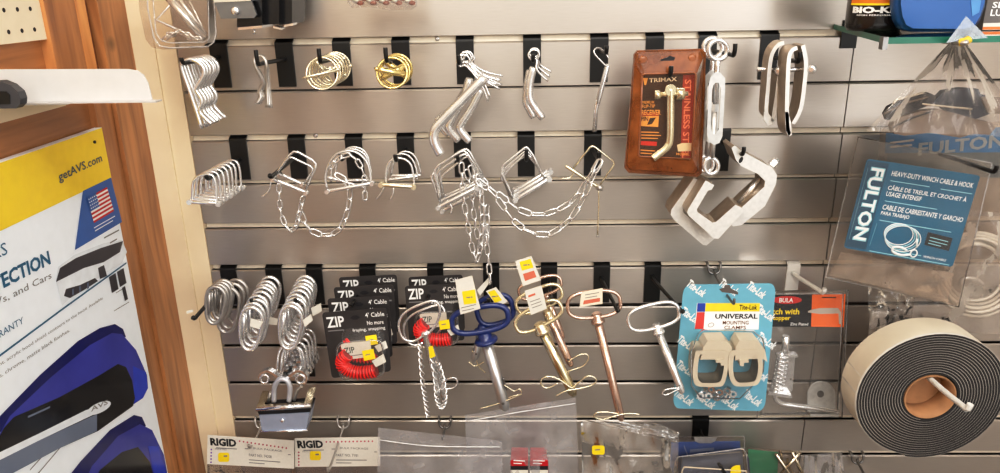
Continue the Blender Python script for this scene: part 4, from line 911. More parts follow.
hitch_pin('copper-toned hitch pin with orange and white tag on its handle', (594, 304.5, 26.5, 13.2, -6), (597.5, 319), (621.5, 420), 8.4, 4.0, .088, COPZ, COPZ, None, hubr=1.45,
    clips=[([(619, 414), (606, 412), (596, 413), (594.5, 417), (603, 419.5), (615, 416), (628, 413.5), (640, 414.5)], PALEBR, 1.8, .008)],
    tags=[((([(581.5, 292.2), (602.5, 288), (602.5, 303.5), (579.5, 307)]), wallpl(.096)), dict(lines=[(585, 295, 599, 292.5), (585, 298, 597, 296)], red=[[(584, 300.5), (600, 297.8), (600, 301.5), (583, 304.5)]], m=CREAMP))])
hitch_pin('plain zinc hitch pin with shiny oval handle beside the blue card', (653.5, 316.5, 26, 12, -14), (657.8, 330), (682.5, 393), 7.6, 4.0, .105, ZINC, ZINC, None, hubr=1.5, dtip=.022,
    clips=[([(679, 388), (672, 388.5), (665, 390), (662.5, 393.5), (666, 395), (673, 392), (679, 389)], ZINC, 1.8, .026)])

# --- blue card with the universal mounting clamps
BCARD = mat('sky_blue_card', (112, 172, 194), 0, .4, .06, 40)
TLB = mat('card_blue_square', (40, 66, 160), 0, .5); TRD = mat('card_red_square', (206, 60, 52), 0, .5); CYEL = mat('card_yellow_bar', (236, 210, 40), 0, .5)
P = wallpl(.096); t = thing('universal_clamp_card', 'sky blue carded pack with two beige universal mounting clamps', 'package', P(728, 290))
q = [(683.5, 284.5), (776, 283), (764.5, 411), (672.5, 408)]; m = lambda L: quadmap(q, L)
b = MB(); b.prism(P.q(m(rrect(0, 0, 1, 1, .075)), 0), P.n*.001, BCARD)
for i, (u, v) in enumerate(((.09, .05), (.44, .045), (.74, .07), (.05, .27), (.86, .25), (.90, .47), (.04, .50), (.05, .70), (.84, .72), (.06, .93), (.30, .95), (.55, .955), (.80, .92))):
    x, y = m([(u, v)])[0]; ptext(b, P, 'Tite-Lok', (x-6, y-5), (x+11, y+7), 8, WINK, .0014, .03)
b.poly(P.q([(697, 303), (760, 303), (758.5, 329.5), (694.5, 329)], .0018), WINK)
b.poly(P.q([(706, 303.2), (760, 303.2), (759.5, 311.5), (705, 311.5)], .0021), CYEL)
b.poly(P.q([(697.5, 303.2), (705.6, 303.2), (705, 311.8), (697, 311.8)], .0021), TLB); b.poly(P.q([(697, 312.2), (704.8, 312.2), (703.6, 329), (694.8, 329)], .0021), TRD)
ptext(b, P, 'Tite-Lok', (739, 309.8), (757, 309.8), 5, INK, .0025, .02)
ptext(b, P, 'UNIVERSAL', (715, 318.8), (757.5, 318.8), 5, INK, .0025, .025); ptext(b, P, 'MOUNTING', (722.5, 324.6), (748.5, 324.6), 3.8, mat('brown_ink', (110, 70, 50), 0, .6), .0025, .015); ptext(b, P, 'CLAMPS', (724, 329.2), (746, 329.2), 3.4, mat('brown_ink', (110, 70, 50)), .0025, .015)
b.loop(P.q(ell(711, 325, 3, 2, -20, 10), .0025), .0004, mat('brown_ink', (110, 70, 50)), 4)
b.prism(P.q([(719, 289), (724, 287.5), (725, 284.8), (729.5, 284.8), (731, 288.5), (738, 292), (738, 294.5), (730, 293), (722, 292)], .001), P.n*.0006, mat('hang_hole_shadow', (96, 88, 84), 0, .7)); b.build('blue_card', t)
BEIGE = mat('beige_nylon', (206, 194, 174), 0, .45, .05, 40); BEIG2 = mat('beige_nylon_shaded_inside', (150, 134, 112), 0, .5, .06, 40)  # second, darker nylon paints shade on the inner walls of the clamps
for i, (OUT, INN) in enumerate((
    ([(695.7, 351.7), (694, 360), (692.8, 370), (693.5, 380), (696, 385.5), (704, 387), (716, 387), (723, 385.5), (726.5, 377), (728, 366), (727.5, 354), (724, 350.5), (712, 350.5), (699, 350.5)], [(700, 355), (698.6, 361), (697.6, 370), (698, 378), (701, 382.3), (706, 383), (714, 383), (720, 381.5), (722.6, 375), (724, 366), (723.4, 358), (721, 355), (712, 354.6), (703, 354.4)]),
    ([(729.5, 353), (728.5, 360), (728.3, 368), (730, 379), (734, 385.2), (740, 386.5), (752, 386), (758, 384), (761.8, 376), (762.8, 366), (761.5, 354), (757.5, 350), (746, 350), (733, 350.5)], [(734.5, 356), (733.4, 361), (733, 368), (734.3, 377), (737.5, 381.8), (742, 382.6), (750, 382.2), (755, 380.4), (757.4, 374), (758.3, 366), (757, 357.5), (754, 354.4), (746, 354), (737, 354.4)]))):
    b = MB(); n = len(OUT); A = S(P.q(OUT, .036), 3, True); B = S(P.q(INN, .036), 3, True)
    k = len(B); A = [A[int(j*len(A)/k)] for j in range(k)]; nn = P.n*-.034
    b.v = A+B+[x+nn for x in A]+[x+nn for x in B]
    # start both rings at matching angles
    for j in range(k):
        j2 = (j+1) % k
        # nearest outer vertices for each inner edge
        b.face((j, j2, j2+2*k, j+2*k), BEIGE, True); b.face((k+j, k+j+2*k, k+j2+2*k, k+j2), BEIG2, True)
    cx = sum((v for v in A), V())/k; cb = sum((v for v in B), V())/k
    ia = [min(range(k), key=lambda w: -((A[w]-cb).normalized().dot((B[j]-cb).normalized()))) for j in range(k)]
    for j in range(k):
        j2 = (j+1) % k; a0, a1 = ia[j], ia[j2]; seq = [a0]
        st = a0; step = 1 if ((a1-a0) % k) <= k/2 else -1; c = 0
        while st != a1 and c < k: st = (st+step) % k; seq.append(st); c += 1
        if len(set(seq)) == 1: b.face((k+j, seq[0], k+j2), BEIGE)
        else: b.face([k+j]+seq+[k+j2], BEIGE)
    top = [(696, 351), (699, 338), (703, 332.5), (721, 332), (726.5, 338), (727.5, 352), (724, 350.5), (712, 350.5), (699, 350.5)] if i == 0 else [(730, 352), (730.5, 338), (734, 332), (752, 332.5), (759, 341), (761.5, 353), (757.5, 350), (746, 350), (733, 350.5)]
    b.prism(P.q(top, .004), P.n*.031, BEIGE)
    lip = [(712, 352.5), (720.5, 351.5), (720.5, 357.5), (717, 358), (716.5, 355), (712, 355)] if i == 0 else [(735, 352), (744, 352), (744, 355), (739.5, 355), (739, 358.5), (735.5, 358)]
    b.prism(P.q(lip, .010), P.n*.0262, BEIGE)
    b.build('nylon_clamp', t)
b = MB(); random.seed(9)
for x, y in ((704, 390), (712, 388), (720, 391), (728, 389), (708, 395), (717, 396), (726, 395), (700, 395), (733, 393), (714, 392)):
    b.lathe([(.003, .0), (.0066, .0), (.0066, .006), (.003, .006), (.003, .0)], P(x, y, .006+.006*random.random()), (random.uniform(-.5, .5), -1, random.uniform(-.5, .5)), CHROME, 6, False)
b.build('loose_nuts', t)
b = MB(); sh = [(697, 333), (703, 329), (754, 330), (764, 338), (766, 352), (764, 372), (752, 388), (740, 400), (700, 399), (690, 386), (690, 352)]; b.v = P.q(sh, .0015)+P.q([(728+(x-728)*.95, 364+(y-364)*.95) for x, y in sh], .0385); n = len(sh)
for j in range(n): b.face((j, (j+1) % n, n+(j+1) % n, n+j), CLEAR, True)
b.face(range(n, 2*n), CLEAR); b.build('blister', t)

# --- spring latch package
P = wallpl(.070); t = thing('spring_latch_package', 'clear clamshell with zinc spring latch under black and orange card', 'package', P(806, 292))
b = MB(); q = [(766, 291), (848, 290), (842, 417), (757, 418)]; b.poly(P.q(q, -.002), CLEAR)
q2 = [(769, 293), (845, 292), (839, 414), (760, 415)]; n = 4; A, B = P.q(q2, 0), P.q([(771, 295), (843, 294), (837, 412), (762, 413)], .020); b.v += A+B; o = len(b.v)-8
for j in range(4): b.face((o+j, o+(j+1) % 4, o+4+(j+1) % 4, o+4+j), CLEARD)
b.face((o+4, o+5, o+6, o+7), CLEAR); b.loop(P.q(q, -.001), .0011, clear('clear_rim', alpha=.35, gl=.9), 5); b.loop(B, .0008, clear('clear_rim'), 5); b.build('clear_shell', t)
b = MB(); ORG_ = mat('orange_card', (240, 110, 40), 0, .5, .05)
b.prism(P.q([(764, 293.5), (812, 293.8), (811, 326.5), (762, 326.5)], .002), P.n*.0006, INK); b.prism(P.q([(812, 293.8), (845.5, 294), (843.5, 327), (811, 326.5)], .002), P.n*.0006, ORG_)
b.poly(P.q(ell(787, 300, 15, 4, 0, 18), .003), REDINK); ptext(b, P, 'BULA', (779, 302.5), (793, 302.5), 4.5, WINK, .0033, .02)
ptext(b, P, 'Latch with', (765, 314.5), (799, 314.5), 6, YEL, .003, .02); ptext(b, P, 'Stopper', (770, 321.5), (790, 321.5), 6, YEL, .003, .02); ptext(b, P, 'Zinc Plated', (790, 325.5), (808, 325.5), 2.8, WINK, .003, .01)
b.poly(P.q([(808, 311), (812, 309.5), (820, 308), (838, 308), (841, 312), (841, 324), (839, 324), (838.5, 313.5), (820, 314), (808, 312.5)], .0032), mat('printed_silver', (190, 180, 170), 0, .5)); bars(b, P, [(822, 297.5, 836, 297.5)], INK, .003, 1); b.build('header_card', t)
b = MB(); b.tube([P(786, 336, .011), P(785, 352, .011)], rp(7.5), ZINC, 12); b.tube(S([P(x, y, .011) for x, y in [(782, 352), (777, 385), (775, 394), (776, 399), (781, 403), (790, 405), (815, 408), (838, 412)]], 4), rp(6), ZINC, 12); b.build('latch_rod', t)
b = MB(); hel = []
for i in range(9*12): 
    a = i/12*2*math.pi; c = P(783.5-(i/108)*5.5, 353+i/108*36, .011); hel.append(c+V((math.cos(a)*.0095, math.sin(a)*.0075, 0)))
b.tube(hel, .0013, ZINC, 6); b.build('spring', t)
b = MB(); b.prism(P.q([(777, 352), (795, 352), (792, 390), (789, 393), (770, 391)], .003), P.n*.002, ZINC); b.prism(P.q([(766, 387), (789, 391), (788, 393.5), (765, 390)], .003), P.n*.016, ZINC); b.prism(P.q([(775, 352), (795, 351.5), (795, 353.5), (775, 354)], .003), P.n*.014, ZINC); b.lathe([(.0022, 0), (.0022, .0006)], P(791, 379, .005), P.n, DARKST, 10); b.build('bracket', t)
b = MB(); ot = P.q([(807, 411)]+ell(821, 394, 14, 13, 0, 16, 180, 360)+[(835, 411)], .006); b.prism(ot, P.n*.002, GALV); b.prism(P.q(ell(820.5, 394, 3.5, 3.5, 0, 12), .0082), P.n*.0003, DARKST); b.prism(P.q([(807, 409), (835, 409.5), (835, 412), (807, 411.5)], .0), P.n*.016, GALV); b.build('striker_plate', t)
# ------------------------------------------------------------------ right-hand side
hook(925, 2.15, 'black plate hook holding the winch cable package', L=.175, off=.020, tip=.010, lean=.006)
TEAL = mat('teal_card', (12, 92, 124), 0, .38, .06, 30); TEALD = mat('dark_teal_band', (14, 66, 92), 0, .4, .06); LTB = mat('light_teal_ink', (150, 204, 214), 0, .5)
P = wallpl(.145); t = thing('winch_cable_package', 'clear clamshell with teal winch cable card hanging tilted', 'package', P(922, 158))
b = MB(); q = [(858, 137), (992, 163), (958.5, 307), (825.5, 277)]
b.prism(P.q(q, -.022), P.n*.001, CLEARD); b.v_ = 0; o = len(b.v); b.v += P.q(q, -.021)+P.q(q, .006)
for j in range(4): b.face((o+j, o+(j+1) % 4, o+4+(j+1) % 4, o+4+j), CLEARD)
b.face((o+4, o+5, o+6, o+7), CLEAR)
for s0 in (0, 4): b.loop([b.v[o+s0+j] for j in range(4)], .0012, clear('clear_rim', alpha=.35, gl=.9), 6)
b.build('clear_shell', t)
cq = [(867, 158.5), (980, 175.5), (952, 267), (843.5, 247.5)]; m = lambda L: quadmap(cq, L); g = lambda u, v: m([(u, v)])[0]
b = MB(); b.prism(P.q(m(rrect(0, 0, 1, 1, .03)), .001), P.n*.001, TEAL)
b.poly(P.q(m([(.01, .02), (.20, .02), (.20, .98), (.01, .98)]), .0023), TEALD)
p0 = P(*g(.055, .08), .0034); xv = P(*g(.055, .90), .0034)-p0; yv = P(*g(.185, .08), .0034)-p0
b.text('FULTON', p0, xv, yv, LTB, .05, 0); b.text('FULTON', P(*g(.065, .09), .0038), xv*.97, yv*.86, WINK, .015, 0)
for (u0, v0, u1, s_, h) in ((.245, .145, .97, 'HEAVY-DUTY WINCH CABLE & HOOK', 5), (.245, .30, .95, 'CÂBLE DE TREUIL ET CROCHET À', 5.2), (.245, .37, .56, 'USAGE INTENSIF', 4.6), (.245, .52, .97, 'CABLE DE CABRESTANTE Y GARCHO', 5), (.245, .59, .50, 'PARA TRABAJO', 4.6)):
    ptext(b, P, s_, g(u0, v0), g(u1, v0), h, WINK, .0026, .012)
bars(b, P, [g(.25, .20)+g(.60, .20), g(.25, .425)+g(.72, .425), g(.25, .64)+g(.90, .64), g(.235, .985)+g(.97, .985), g(.235, .68)+g(.225, .93), g(.70, .205)+g(.98, .205)], LTB, .0026, .8)
ptext(b, P, 'WINCH CABLE', g(.72, .955), g(.93, .955), 2.2, WINK, .0026, .01); bars(b, P, [g(.45, .94)+g(.70, .94)], LTB, .0026, .8)
for k in range(5):
    e = [g(.45+.13*math.cos(a*.2618)*(1+.06*k)+.012*k, .755+.115*math.sin(a*.2618)*(1+.05*k)+.01*k) for a in range(24)]; b.loop(P.q(e, .003), .0007, [WINK, LTB][k % 2], 5)
b.tube(P.q([g(.62, .77), g(.64, .86)], .003), .0014, WINK, 6); b.loop(P.q([g(.63+.03*math.cos(a*.52), .93+.04*math.sin(a*.52)) for a in range(12)], .003), .0011, WINK, 5)
b.tube(S(P.q([g(.60, .95), g(.52, .97), g(.44, .95), g(.44, .90), g(.50, .89), g(.56, .91)], .003), 4), .0018, WINK, 6)
b.poly(P.q(m([(.70, .68), (.93, .70), (.93, .84), (.70, .82)]), .0026), INK); bars(b, P, [g(.73, .73)+g(.90, .745), g(.73, .765)+g(.90, .78), g(.73, .795)+g(.85, .805)], LTB, .003, .8)
bars(b, P, [g(.03, .1)+g(.03, .9)], LTB, .0026, .8); b.build('printed_card', t)
b = MB(); b.poly(P.q([(841, 252), (954, 273), (948, 302), (829, 275)], -.012), clear('taupe_insert', tint=(240, 228, 218), alpha=.34, haze=(186, 170, 154), gl=.3)); b.build('lower_insert', t)
# second package of the same kind, behind
P = wallpl(.045); t = thing('winch_cable_package', 'pale blue winch cable card in clear shell, behind the tilted package', 'package', P(950, 132))
b = MB(); q = [(884, 131), (1012, 122), (1006, 250), (880, 250)]; b.prism(P.q([(886, 133), (1020, 126), (1020, 152), (885, 153)], .001), P.n*.001, mat('pale_blue_card', (70, 160, 236), 0, .4, .06))
ptext(b, P, 'FULTON', (918, 156), (1004, 147), 13, mat('pale_grey_ink', (196, 208, 218), 0, .5), .003, .03)
b.prism(P.q([(888, 152), (1020, 150), (1018, 178), (884, 175)], .0005), P.n*.001, mat('grey_blue_card', (130, 148, 160), 0, .5, .06)); bars(b, P, [(890, 143, 914, 140), (890, 147, 912, 145)], WINK, .003, 2); b.build('printed_card', t)
b = MB(); b.prism(P.q([(880, 128), (1022, 120), (1016, 262), (872, 262)], .003), P.n*.010, CLEARD); b.build('clear_shell', t)
# coil of cable in a bag
P = wallpl(.075); t = thing('cable_coil_bag', 'coiled grey cable with hook end in crumpled clear bag', 'package', P(985, 230))
CAB = mat('sheathed_cable', (222, 216, 204), .15, .4, .06)
b = MB()
for k in range(5): 
    R = 29+3.4*k; b.loop([P(x, y, .010+.006*math.sin(k*2.1+a*.3)) for a, (x, y) in enumerate(ell(975+.6*k, 272+.6*k, R, R*.98, 10, 40))], .0030, CAB, 7)
b.build('coil', t)
b = MB(); b.tube(S([P(x, y, .022) for x, y in [(990, 290), (975, 294), (964, 290), (961, 282), (966, 278), (975, 279), (982, 284)]], 5), .0034, mat('pale_hook_steel', (206, 202, 196), .5, .35), 8); b.build('cable_hook', t)
def sheet(P, q, e, m, amp, seed, nu=22, nv=18, name='clear_bag', fr=9, bulge=0):
    b = MB()
    for j in range(nv+1):
        for i in range(nu+1):
            u, v = i/nu, j/nv; (x, y), = quadmap(q, [(u, v)]); z = noise.noise(V((u*fr, v*fr*.7, seed)))*amp+noise.noise(V((u*fr*2.3, v*fr*2, seed+5)))*amp*.4
            b.v.append(P(x, y, e+z+bulge*math.sin(math.pi*u)*math.sin(math.pi*min(1, v*1.0))))
    for j in range(nv):
        for i in range(nu): a = j*(nu+1)+i; b.face((a, a+1, a+nu+2, a+nu+1), m, True)
    return b
sheet(P, [(905, 205), (1030, 215), (1030, 335), (868, 330)], .030, BAG, .008, 2).build('clear_bag', t)
b = sheet(P, [(868, 286), (915, 296), (912, 318), (869, 329)], .034, BAGC, .012, 7, 14, 10); b.build('bag_corner', t)
# foam tape roll
df = .185; c = W(930, 397, df); rr = (W(1003.5, 397, df)-c).length; dep = .055
t = thing('foam_tape_roll', 'large roll of black foam tape with cream liner on white hook', 'tape roll', c)
FOAM = mat('black_foam', (38, 35, 35), 0, .85, .2, 300); LINER = mat('cream_liner', (208, 198, 180), 0, .6, .05, 20); CBD = mat('cardboard_core', (170, 128, 90), 0, .7, .1, 60); LINE2 = mat('grey_liner_edge', (196, 190, 182), 0, .6)
rc = rr*.355; turns = 17; th = (rr-rc)/turns; N = turns*48
def spiral(f0, f1, y0, y1, m, sz=.955):
    b = MB()
    for i in range(N+1):
        a = 2*math.pi*i/48+1.75; base = rc+th*i/48
        for r_, y in ((base+th*f0, y0), (base+th*f1, y0), (base+th*f1, y1), (base+th*f0, y1)): b.v.append(c+V((math.cos(a)*r_, y, -math.sin(a)*r_*sz)))
    for i in range(N):
        for k in range(4): q = (k+1) % 4; b.face((i*4+k, i*4+4+k, i*4+4+q, i*4+q), m, k in (1, 3))
    b.face((0, 1, 2, 3), m); b.face((N*4+3, N*4+2, N*4+1, N*4), m); return b
spiral(0, .80, .0, dep, FOAM).build('foam', t); spiral(.81, .98, .0004, dep+.0005, LINE2).build('liner', t)
b = MB()
for i in range(73):
    a = 2*math.pi*i/72+1.75; r_ = rc+th*(turns-1+i/72)+th*.99
    for y in (.004, dep+.001): b.v.append(c+V((math.cos(a)*r_, y, -math.sin(a)*r_*.957)))
for i in range(72): b.face((2*i, 2*i+2, 2*i+3, 2*i+1), LINER, True)
b.build('outer_liner', t)
b = MB()
o_ = [(rc*.995, -.001), (rc*.995, dep+.001), (rc*.93, dep+.001), (rc*.93, -.001), (rc*.995, -.001)]; b.lathe([(r_, h) for r_, h in o_], c, (0, 1, 0), CBD, 48); 
b.v = [V((v.x, v.y, c.z+(v.z-c.z)*.957)) for v in b.v]; b.build('cardboard_core', t)
b = MB(); b.lathe([(rc*.94, dep*.7), (rc*.94, dep*.7+.002)], c, (0, 1, 0), CBD, 40); b.build('core_backing', t)
# the white hook through its core
t = thing('display_hook', 'white wire hook poking out of the foam tape roll core', 'hook', W(931, 378, .13), 'white hooks')
b = MB(); a = W(931, 379.5, .183); e = W(967, 409.5, .275); w0 = V((a.x+.0, -.002, a.z)); b.tube(S([w0, a, e.lerp(a, .08), e, e+V((.002, -.002, .010))], 4), .0042, WHITEM, 10); b.build('rod', t)
b = MB(); b.box((w0.x-.013, -.003, w0.z-.04), (w0.x+.013, 0, w0.z+.03), WHITEM); b.build('plate', t)
# glass shelf with bottles
GLS = clear('green_glass', tint=(196, 226, 214), alpha=.10, haze=(150, 190, 175), rough=.04, gl=.8); GEDGE = mat('green_glass_edge', (24, 104, 84), 0, .35, .15, 20)
t = thing('glass_shelf', 'green-edged clear glass shelf with cut corner at the top', 'shelf', W(900, 30, .1))
zs = W(886, 37.5, .285).z
pt = [WZ(834, 24, zs), WZ(886, 37.5, zs), WZ(945, 37.8, zs), WZ(958, 40.5, zs), WZ(1060, 38, zs)]
fy = pt[1].y; x0_ = min((abs(PR(V((x/1000, -.002, zs)))[0]-834), x/1000) for x in range(300, 700))[1]; pt[0] = V((x0_, -.002, zs)); pts = [V((x0_, -.002, zs)), V((pt[1].x, fy, zs)), V((WZ(1100, 38, zs).x, fy, zs)), V((WZ(1100, 38, zs).x, -.002, zs))]
b = MB(); th_ = .0075; b.prism(pts, (0, 0, -th_), GLS, GEDGE); b.build('glass_plate', t)
b = MB(); b.box((pt[0].x+.03, -.03, zs-th_-.006), (pt[0].x+.042, 0, zs-th_), DULL); b.build('shelf_bracket', t)
b = MB(); b.prism([pts[1]+V((-.003, -.0008, .0005)), pts[1]+V((.003, -.0008, .0005)), pts[1]+V((.003, -.0008, -.014)), pts[1]+V((-.003, -.0008, -.014))], (0, .010, 0), DARKST); b.build('corner_clip', t)
yj = fy*.55
def on_shelf(x, y): r = ray(x, y); return CAM+r*((yj-CAM.y)/r.y)
def on_front(y): r = ray(870, y); return (CAM+r*((yj-R-CAM.y)/r.y)).z-jc.z
jl, jr = on_shelf(846.5, 25), on_shelf(901, 25); R = (jr.x-jl.x)/2; jc = V(((jl.x+jr.x)/2, yj, zs+.0005))
t = thing('cleaner_tub', 'black tub with orange label and white lettering on glass shelf', 'tub', jc)
b = MB(); b.lathe([(R*.9, 0), (R*.985, .004), (R, .010), (R, .12), (R*.96, .125), (R*.5, .128)], jc, (0, 0, 1), mat('gloss_black_tub', (24, 18, 16), 0, .25, .1, coat=.3), 40); b.build('tub_body', t)
def wrap(b, z0, z1, a0, a1, m, rad, n=20):
    o = len(b.v)
    for i in range(n+1):
        a = math.radians(a0+(a1-a0)*i/n)
        for z in (z0, z1): b.v.append(jc+V((rad*math.sin(a), -rad*math.cos(a), z)))
    for i in range(n): b.face((o+2*i, o+2*i+2, o+2*i+3, o+2*i+1), m, True)
z_ = lambda y: on_shelf(870, y).z-jc.z+.004
b = MB(); zo = on_front(4.5); OR1 = mat('orange_label', (226, 124, 30), 0, .4, .12, 20)
wrap(b, zo, .115, -80, 80, OR1, R+.0004); wrap(b, zo-.0012, zo+.0012, -80, 80, YEL, R+.0006)
b.build('label', t)
def wraptext(st, z, h, a0, a1, m, bold):
    vs, fs, bb = glyphs(st, bold); b = MB(); x0, y0, x1, y1 = bb
    for x, y in vs:
        a = math.radians(a0+(a1-a0)*(x-x0)/(x1-x0)); b.v.append(jc+V(((R+.0008)*math.sin(a), -(R+.0008)*math.cos(a), z+h*(y-y0)/(y1-y0))))
    for f in fs: b.face(f, m)
    return b
zt = on_front(13.5); ht = on_front(6.8)-zt
wraptext('BIO-KLEEN', zt, ht, -72, 66, WINK, .05).build('brand_lettering', t)
wraptext('HIGH PERFORMANCE CLEANER', zt-ht*.42, ht*.25, -60, 70, WINK, .01).build('small_lettering', t)
BLU = mat('blue_plastic_jug', (34, 88, 152), 0, .34, .05, 20)
t = thing('blue_jug', 'blue plastic jug with rounded bottom corners on glass shelf', 'jug', on_shelf(940, 33))
yb = fy*.80; o_ = [(896, -40), (898, 10), (900, 22), (904, 30), (911, 33.5), (965, 34), (975, 31), (981, 22), (986, 8), (990, -40)]
q1 = []
for x, y in o_: q1.append(W(x, y, -yb))
zmin = min(v.z for v in q1); q1 = [V((v.x, v.y, v.z+zs+.0004-zmin)) for v in q1]
b = MB(); cxm = sum(v.x for v in q1)/len(q1); n = len(q1); rows = [(.95, 0.0), (1, .003), (1, .022), (.95, .025)]
for s_, dy in rows: b.v += [V((cxm+(v.x-cxm)*s_, v.y+dy, v.z if s_ == 1 else v.z+.004)) for v in q1]
for k in range(3):
    for i in range(n): j = (i+1) % n; b.face((k*n+i, k*n+j, k*n+n+j, k*n+n+i), BLU, True)
b.face(range(n), BLU); b.face(range(4*n-1, 3*n-1, -1), BLU); b.build('jug_body', t)
b = MB(); b.prism([W(x, y, -yb+.0007)+V((0, 0, zs+.0004-zmin)) for x, y in ((968, -30), (986, -30), (979, 14), (972, 18))], (0, .0003, 0), mat('blue_highlight_panel', (74, 132, 190), 0, .3)); b.build('painted_highlight', t)  # lighter blue patch painted on the jug as a highlight
t = thing('lubricant_box', 'grey carton with white lettering and orange stripe, cut by picture edge', 'box', on_shelf(1000, 30))
P = Pl((0, fy*.7, 0), (0, -1, 0)); a0 = P(983, 33.5); zb = zs+.0004
b = MB(); x0 = P(982, 30).x; b.box((x0, fy*.7, zb), (x0+.12, fy*.7+.05, zb+.16), mat('grey_carton', (104, 98, 96), 0, .5, .06)); b.build('carton', t)
b = MB(); z1 = P(990, 23).z; ORS = mat('orange_stripe', (222, 120, 60), 0, .5)
b.prism([(x0, fy*.7-.0006, zb+.0005), (x0+.12, fy*.7-.0006, zb+.0005), (x0+.12, fy*.7-.0006, z1), (x0, fy*.7-.0006, z1)], (0, .0003, 0), PAPER)
zq = (zb+z1)/2; b.prism([(x0, fy*.7-.0010, zb+.001), (x0+.12, fy*.7-.0010, zb+.001), (x0+.12, fy*.7-.0010, zq), (x0, fy*.7-.0010, zq)], (0, .0003, 0), ORS); b.build('printed_stripe', t)
b = MB(); ptext(b, P, 'SEALANT', (992, 8), (1040, 8), 6, WINK, .0008, .02); ptext(b, P, 'LUBRICANT', (990, 16), (1046, 16), 6.5, WINK, .0008, .02); b.build('lettering', t)
# clear bag with black rubber parts hanging from a yellow-tipped hook
t = thing('display_hook', 'thin hook with yellow rubber tip just under the glass shelf', 'hook', W(962, 42, .2), 'yellow tipped hooks')
e = W(958, 43, .300); b = MB(); b.tube(S([V((e.x, -.002, e.z)), V((e.x, -.15, e.z)), e, e+V((.006, -.004, .003))], 4), .0028, DULL, 8); b.build('rod', t)
b = MB(); b.box((e.x-.012, -.003, e.z-.03), (e.x+.012, 0, e.z+.012), BLACKM); b.build('plate', t)
b = MB(); a = W(959, 42.5, .303); b.tube(S([a, W(965, 41.5, .306), W(969.5, 39, .306)], 3), .0044, mat('yellow_rubber_tip', (226, 190, 60), 0, .5), 10); b.build('rubber_tip', t)
P = wallpl(.23); t = thing('wiper_refill_bag', 'clear bag of black and brown rubber pieces hung by its gathered top', 'bag', P(958, 44))
RUB = mat('black_rubber', (40, 36, 38), 0, .5, .15, 30); RUB2 = mat('taupe_rubber', (112, 98, 86), 0, .55, .1, 30); RUB3 = mat('navy_rubber', (34, 42, 58), 0, .45, .12, 30)
def slab(pts, e, th, m): bb = MB(); bb.prism(P.q(pts, e), P.n*th, m, smooth=False); return bb
b = slab([(930, 100), (940, 90), (958, 87), (974, 88), (976, 93), (990, 96), (993, 110), (976, 116), (962, 121), (945, 112)], -.004, .010, RUB3); b.build('navy_piece', t)
b = slab([(882, 113), (886, 106), (902, 98), (926, 92), (932, 95), (930, 102), (910, 110), (892, 116), (884, 119)], .004, .010, RUB); b.tube(P.q([(884, 114), (905, 103), (928, 97)], .015), .0012, RUB2, 6); b.tube(P.q([(893, 104), (896, 100), (924, 92.5)], .012), .0016, mat('pale_edge', (196, 186, 170), .2, .4), 6); b.build('black_piece', t)
b = slab([(888, 125), (892, 117), (915, 110), (934, 108), (955, 113), (972, 118), (986, 121), (990, 126), (984, 133), (968, 132), (955, 136), (925, 131), (900, 134), (890, 132)], .004, .012, RUB2); b.tube(P.q([(893, 127), (912, 118), (930, 112)], .017), .0012, RUB, 6); b.build('taupe_piece', t)
b = slab([(978, 96), (1010, 98), (1010, 114), (985, 112)], .002, .008, RUB2); b.tube(P.q([(922, 104), (950, 107), (972, 109)], .014), .0013, mat('pale_edge', (196, 186, 170)), 6); b.build('brown_piece', t)
b = MB(); q = [(952, 40), (964, 40), (1035, 138), (866, 131)]; nu, nv = 22, 20
for j in range(nv+1):
    for i in range(nu+1):
        u, v = i/nu, j/nv; (x, y), = quadmap(q, [(u, v)]); b.v.append(P(x, y, .024*min(1, v*1.6)+.068*(1-v)**3+(noise.noise(V((u*7, v*2.2, 3)))*.010+noise.noise(V((u*14, v*4, 9)))*.004)*(.3+v)))
for j in range(nv):
    for i in range(nu): a = j*(nu+1)+i; b.face((a, a+1, a+nu+2, a+nu+1), BAG, True)
b.prism(P.q([(946, 43), (966, 16), (988, 38), (964, 40)], .074), P.n*.0003, clear('bag_flap', tint=(236, 240, 244), alpha=.35, haze=(206, 216, 226), gl=.6)); b.build('clear_bag', t)

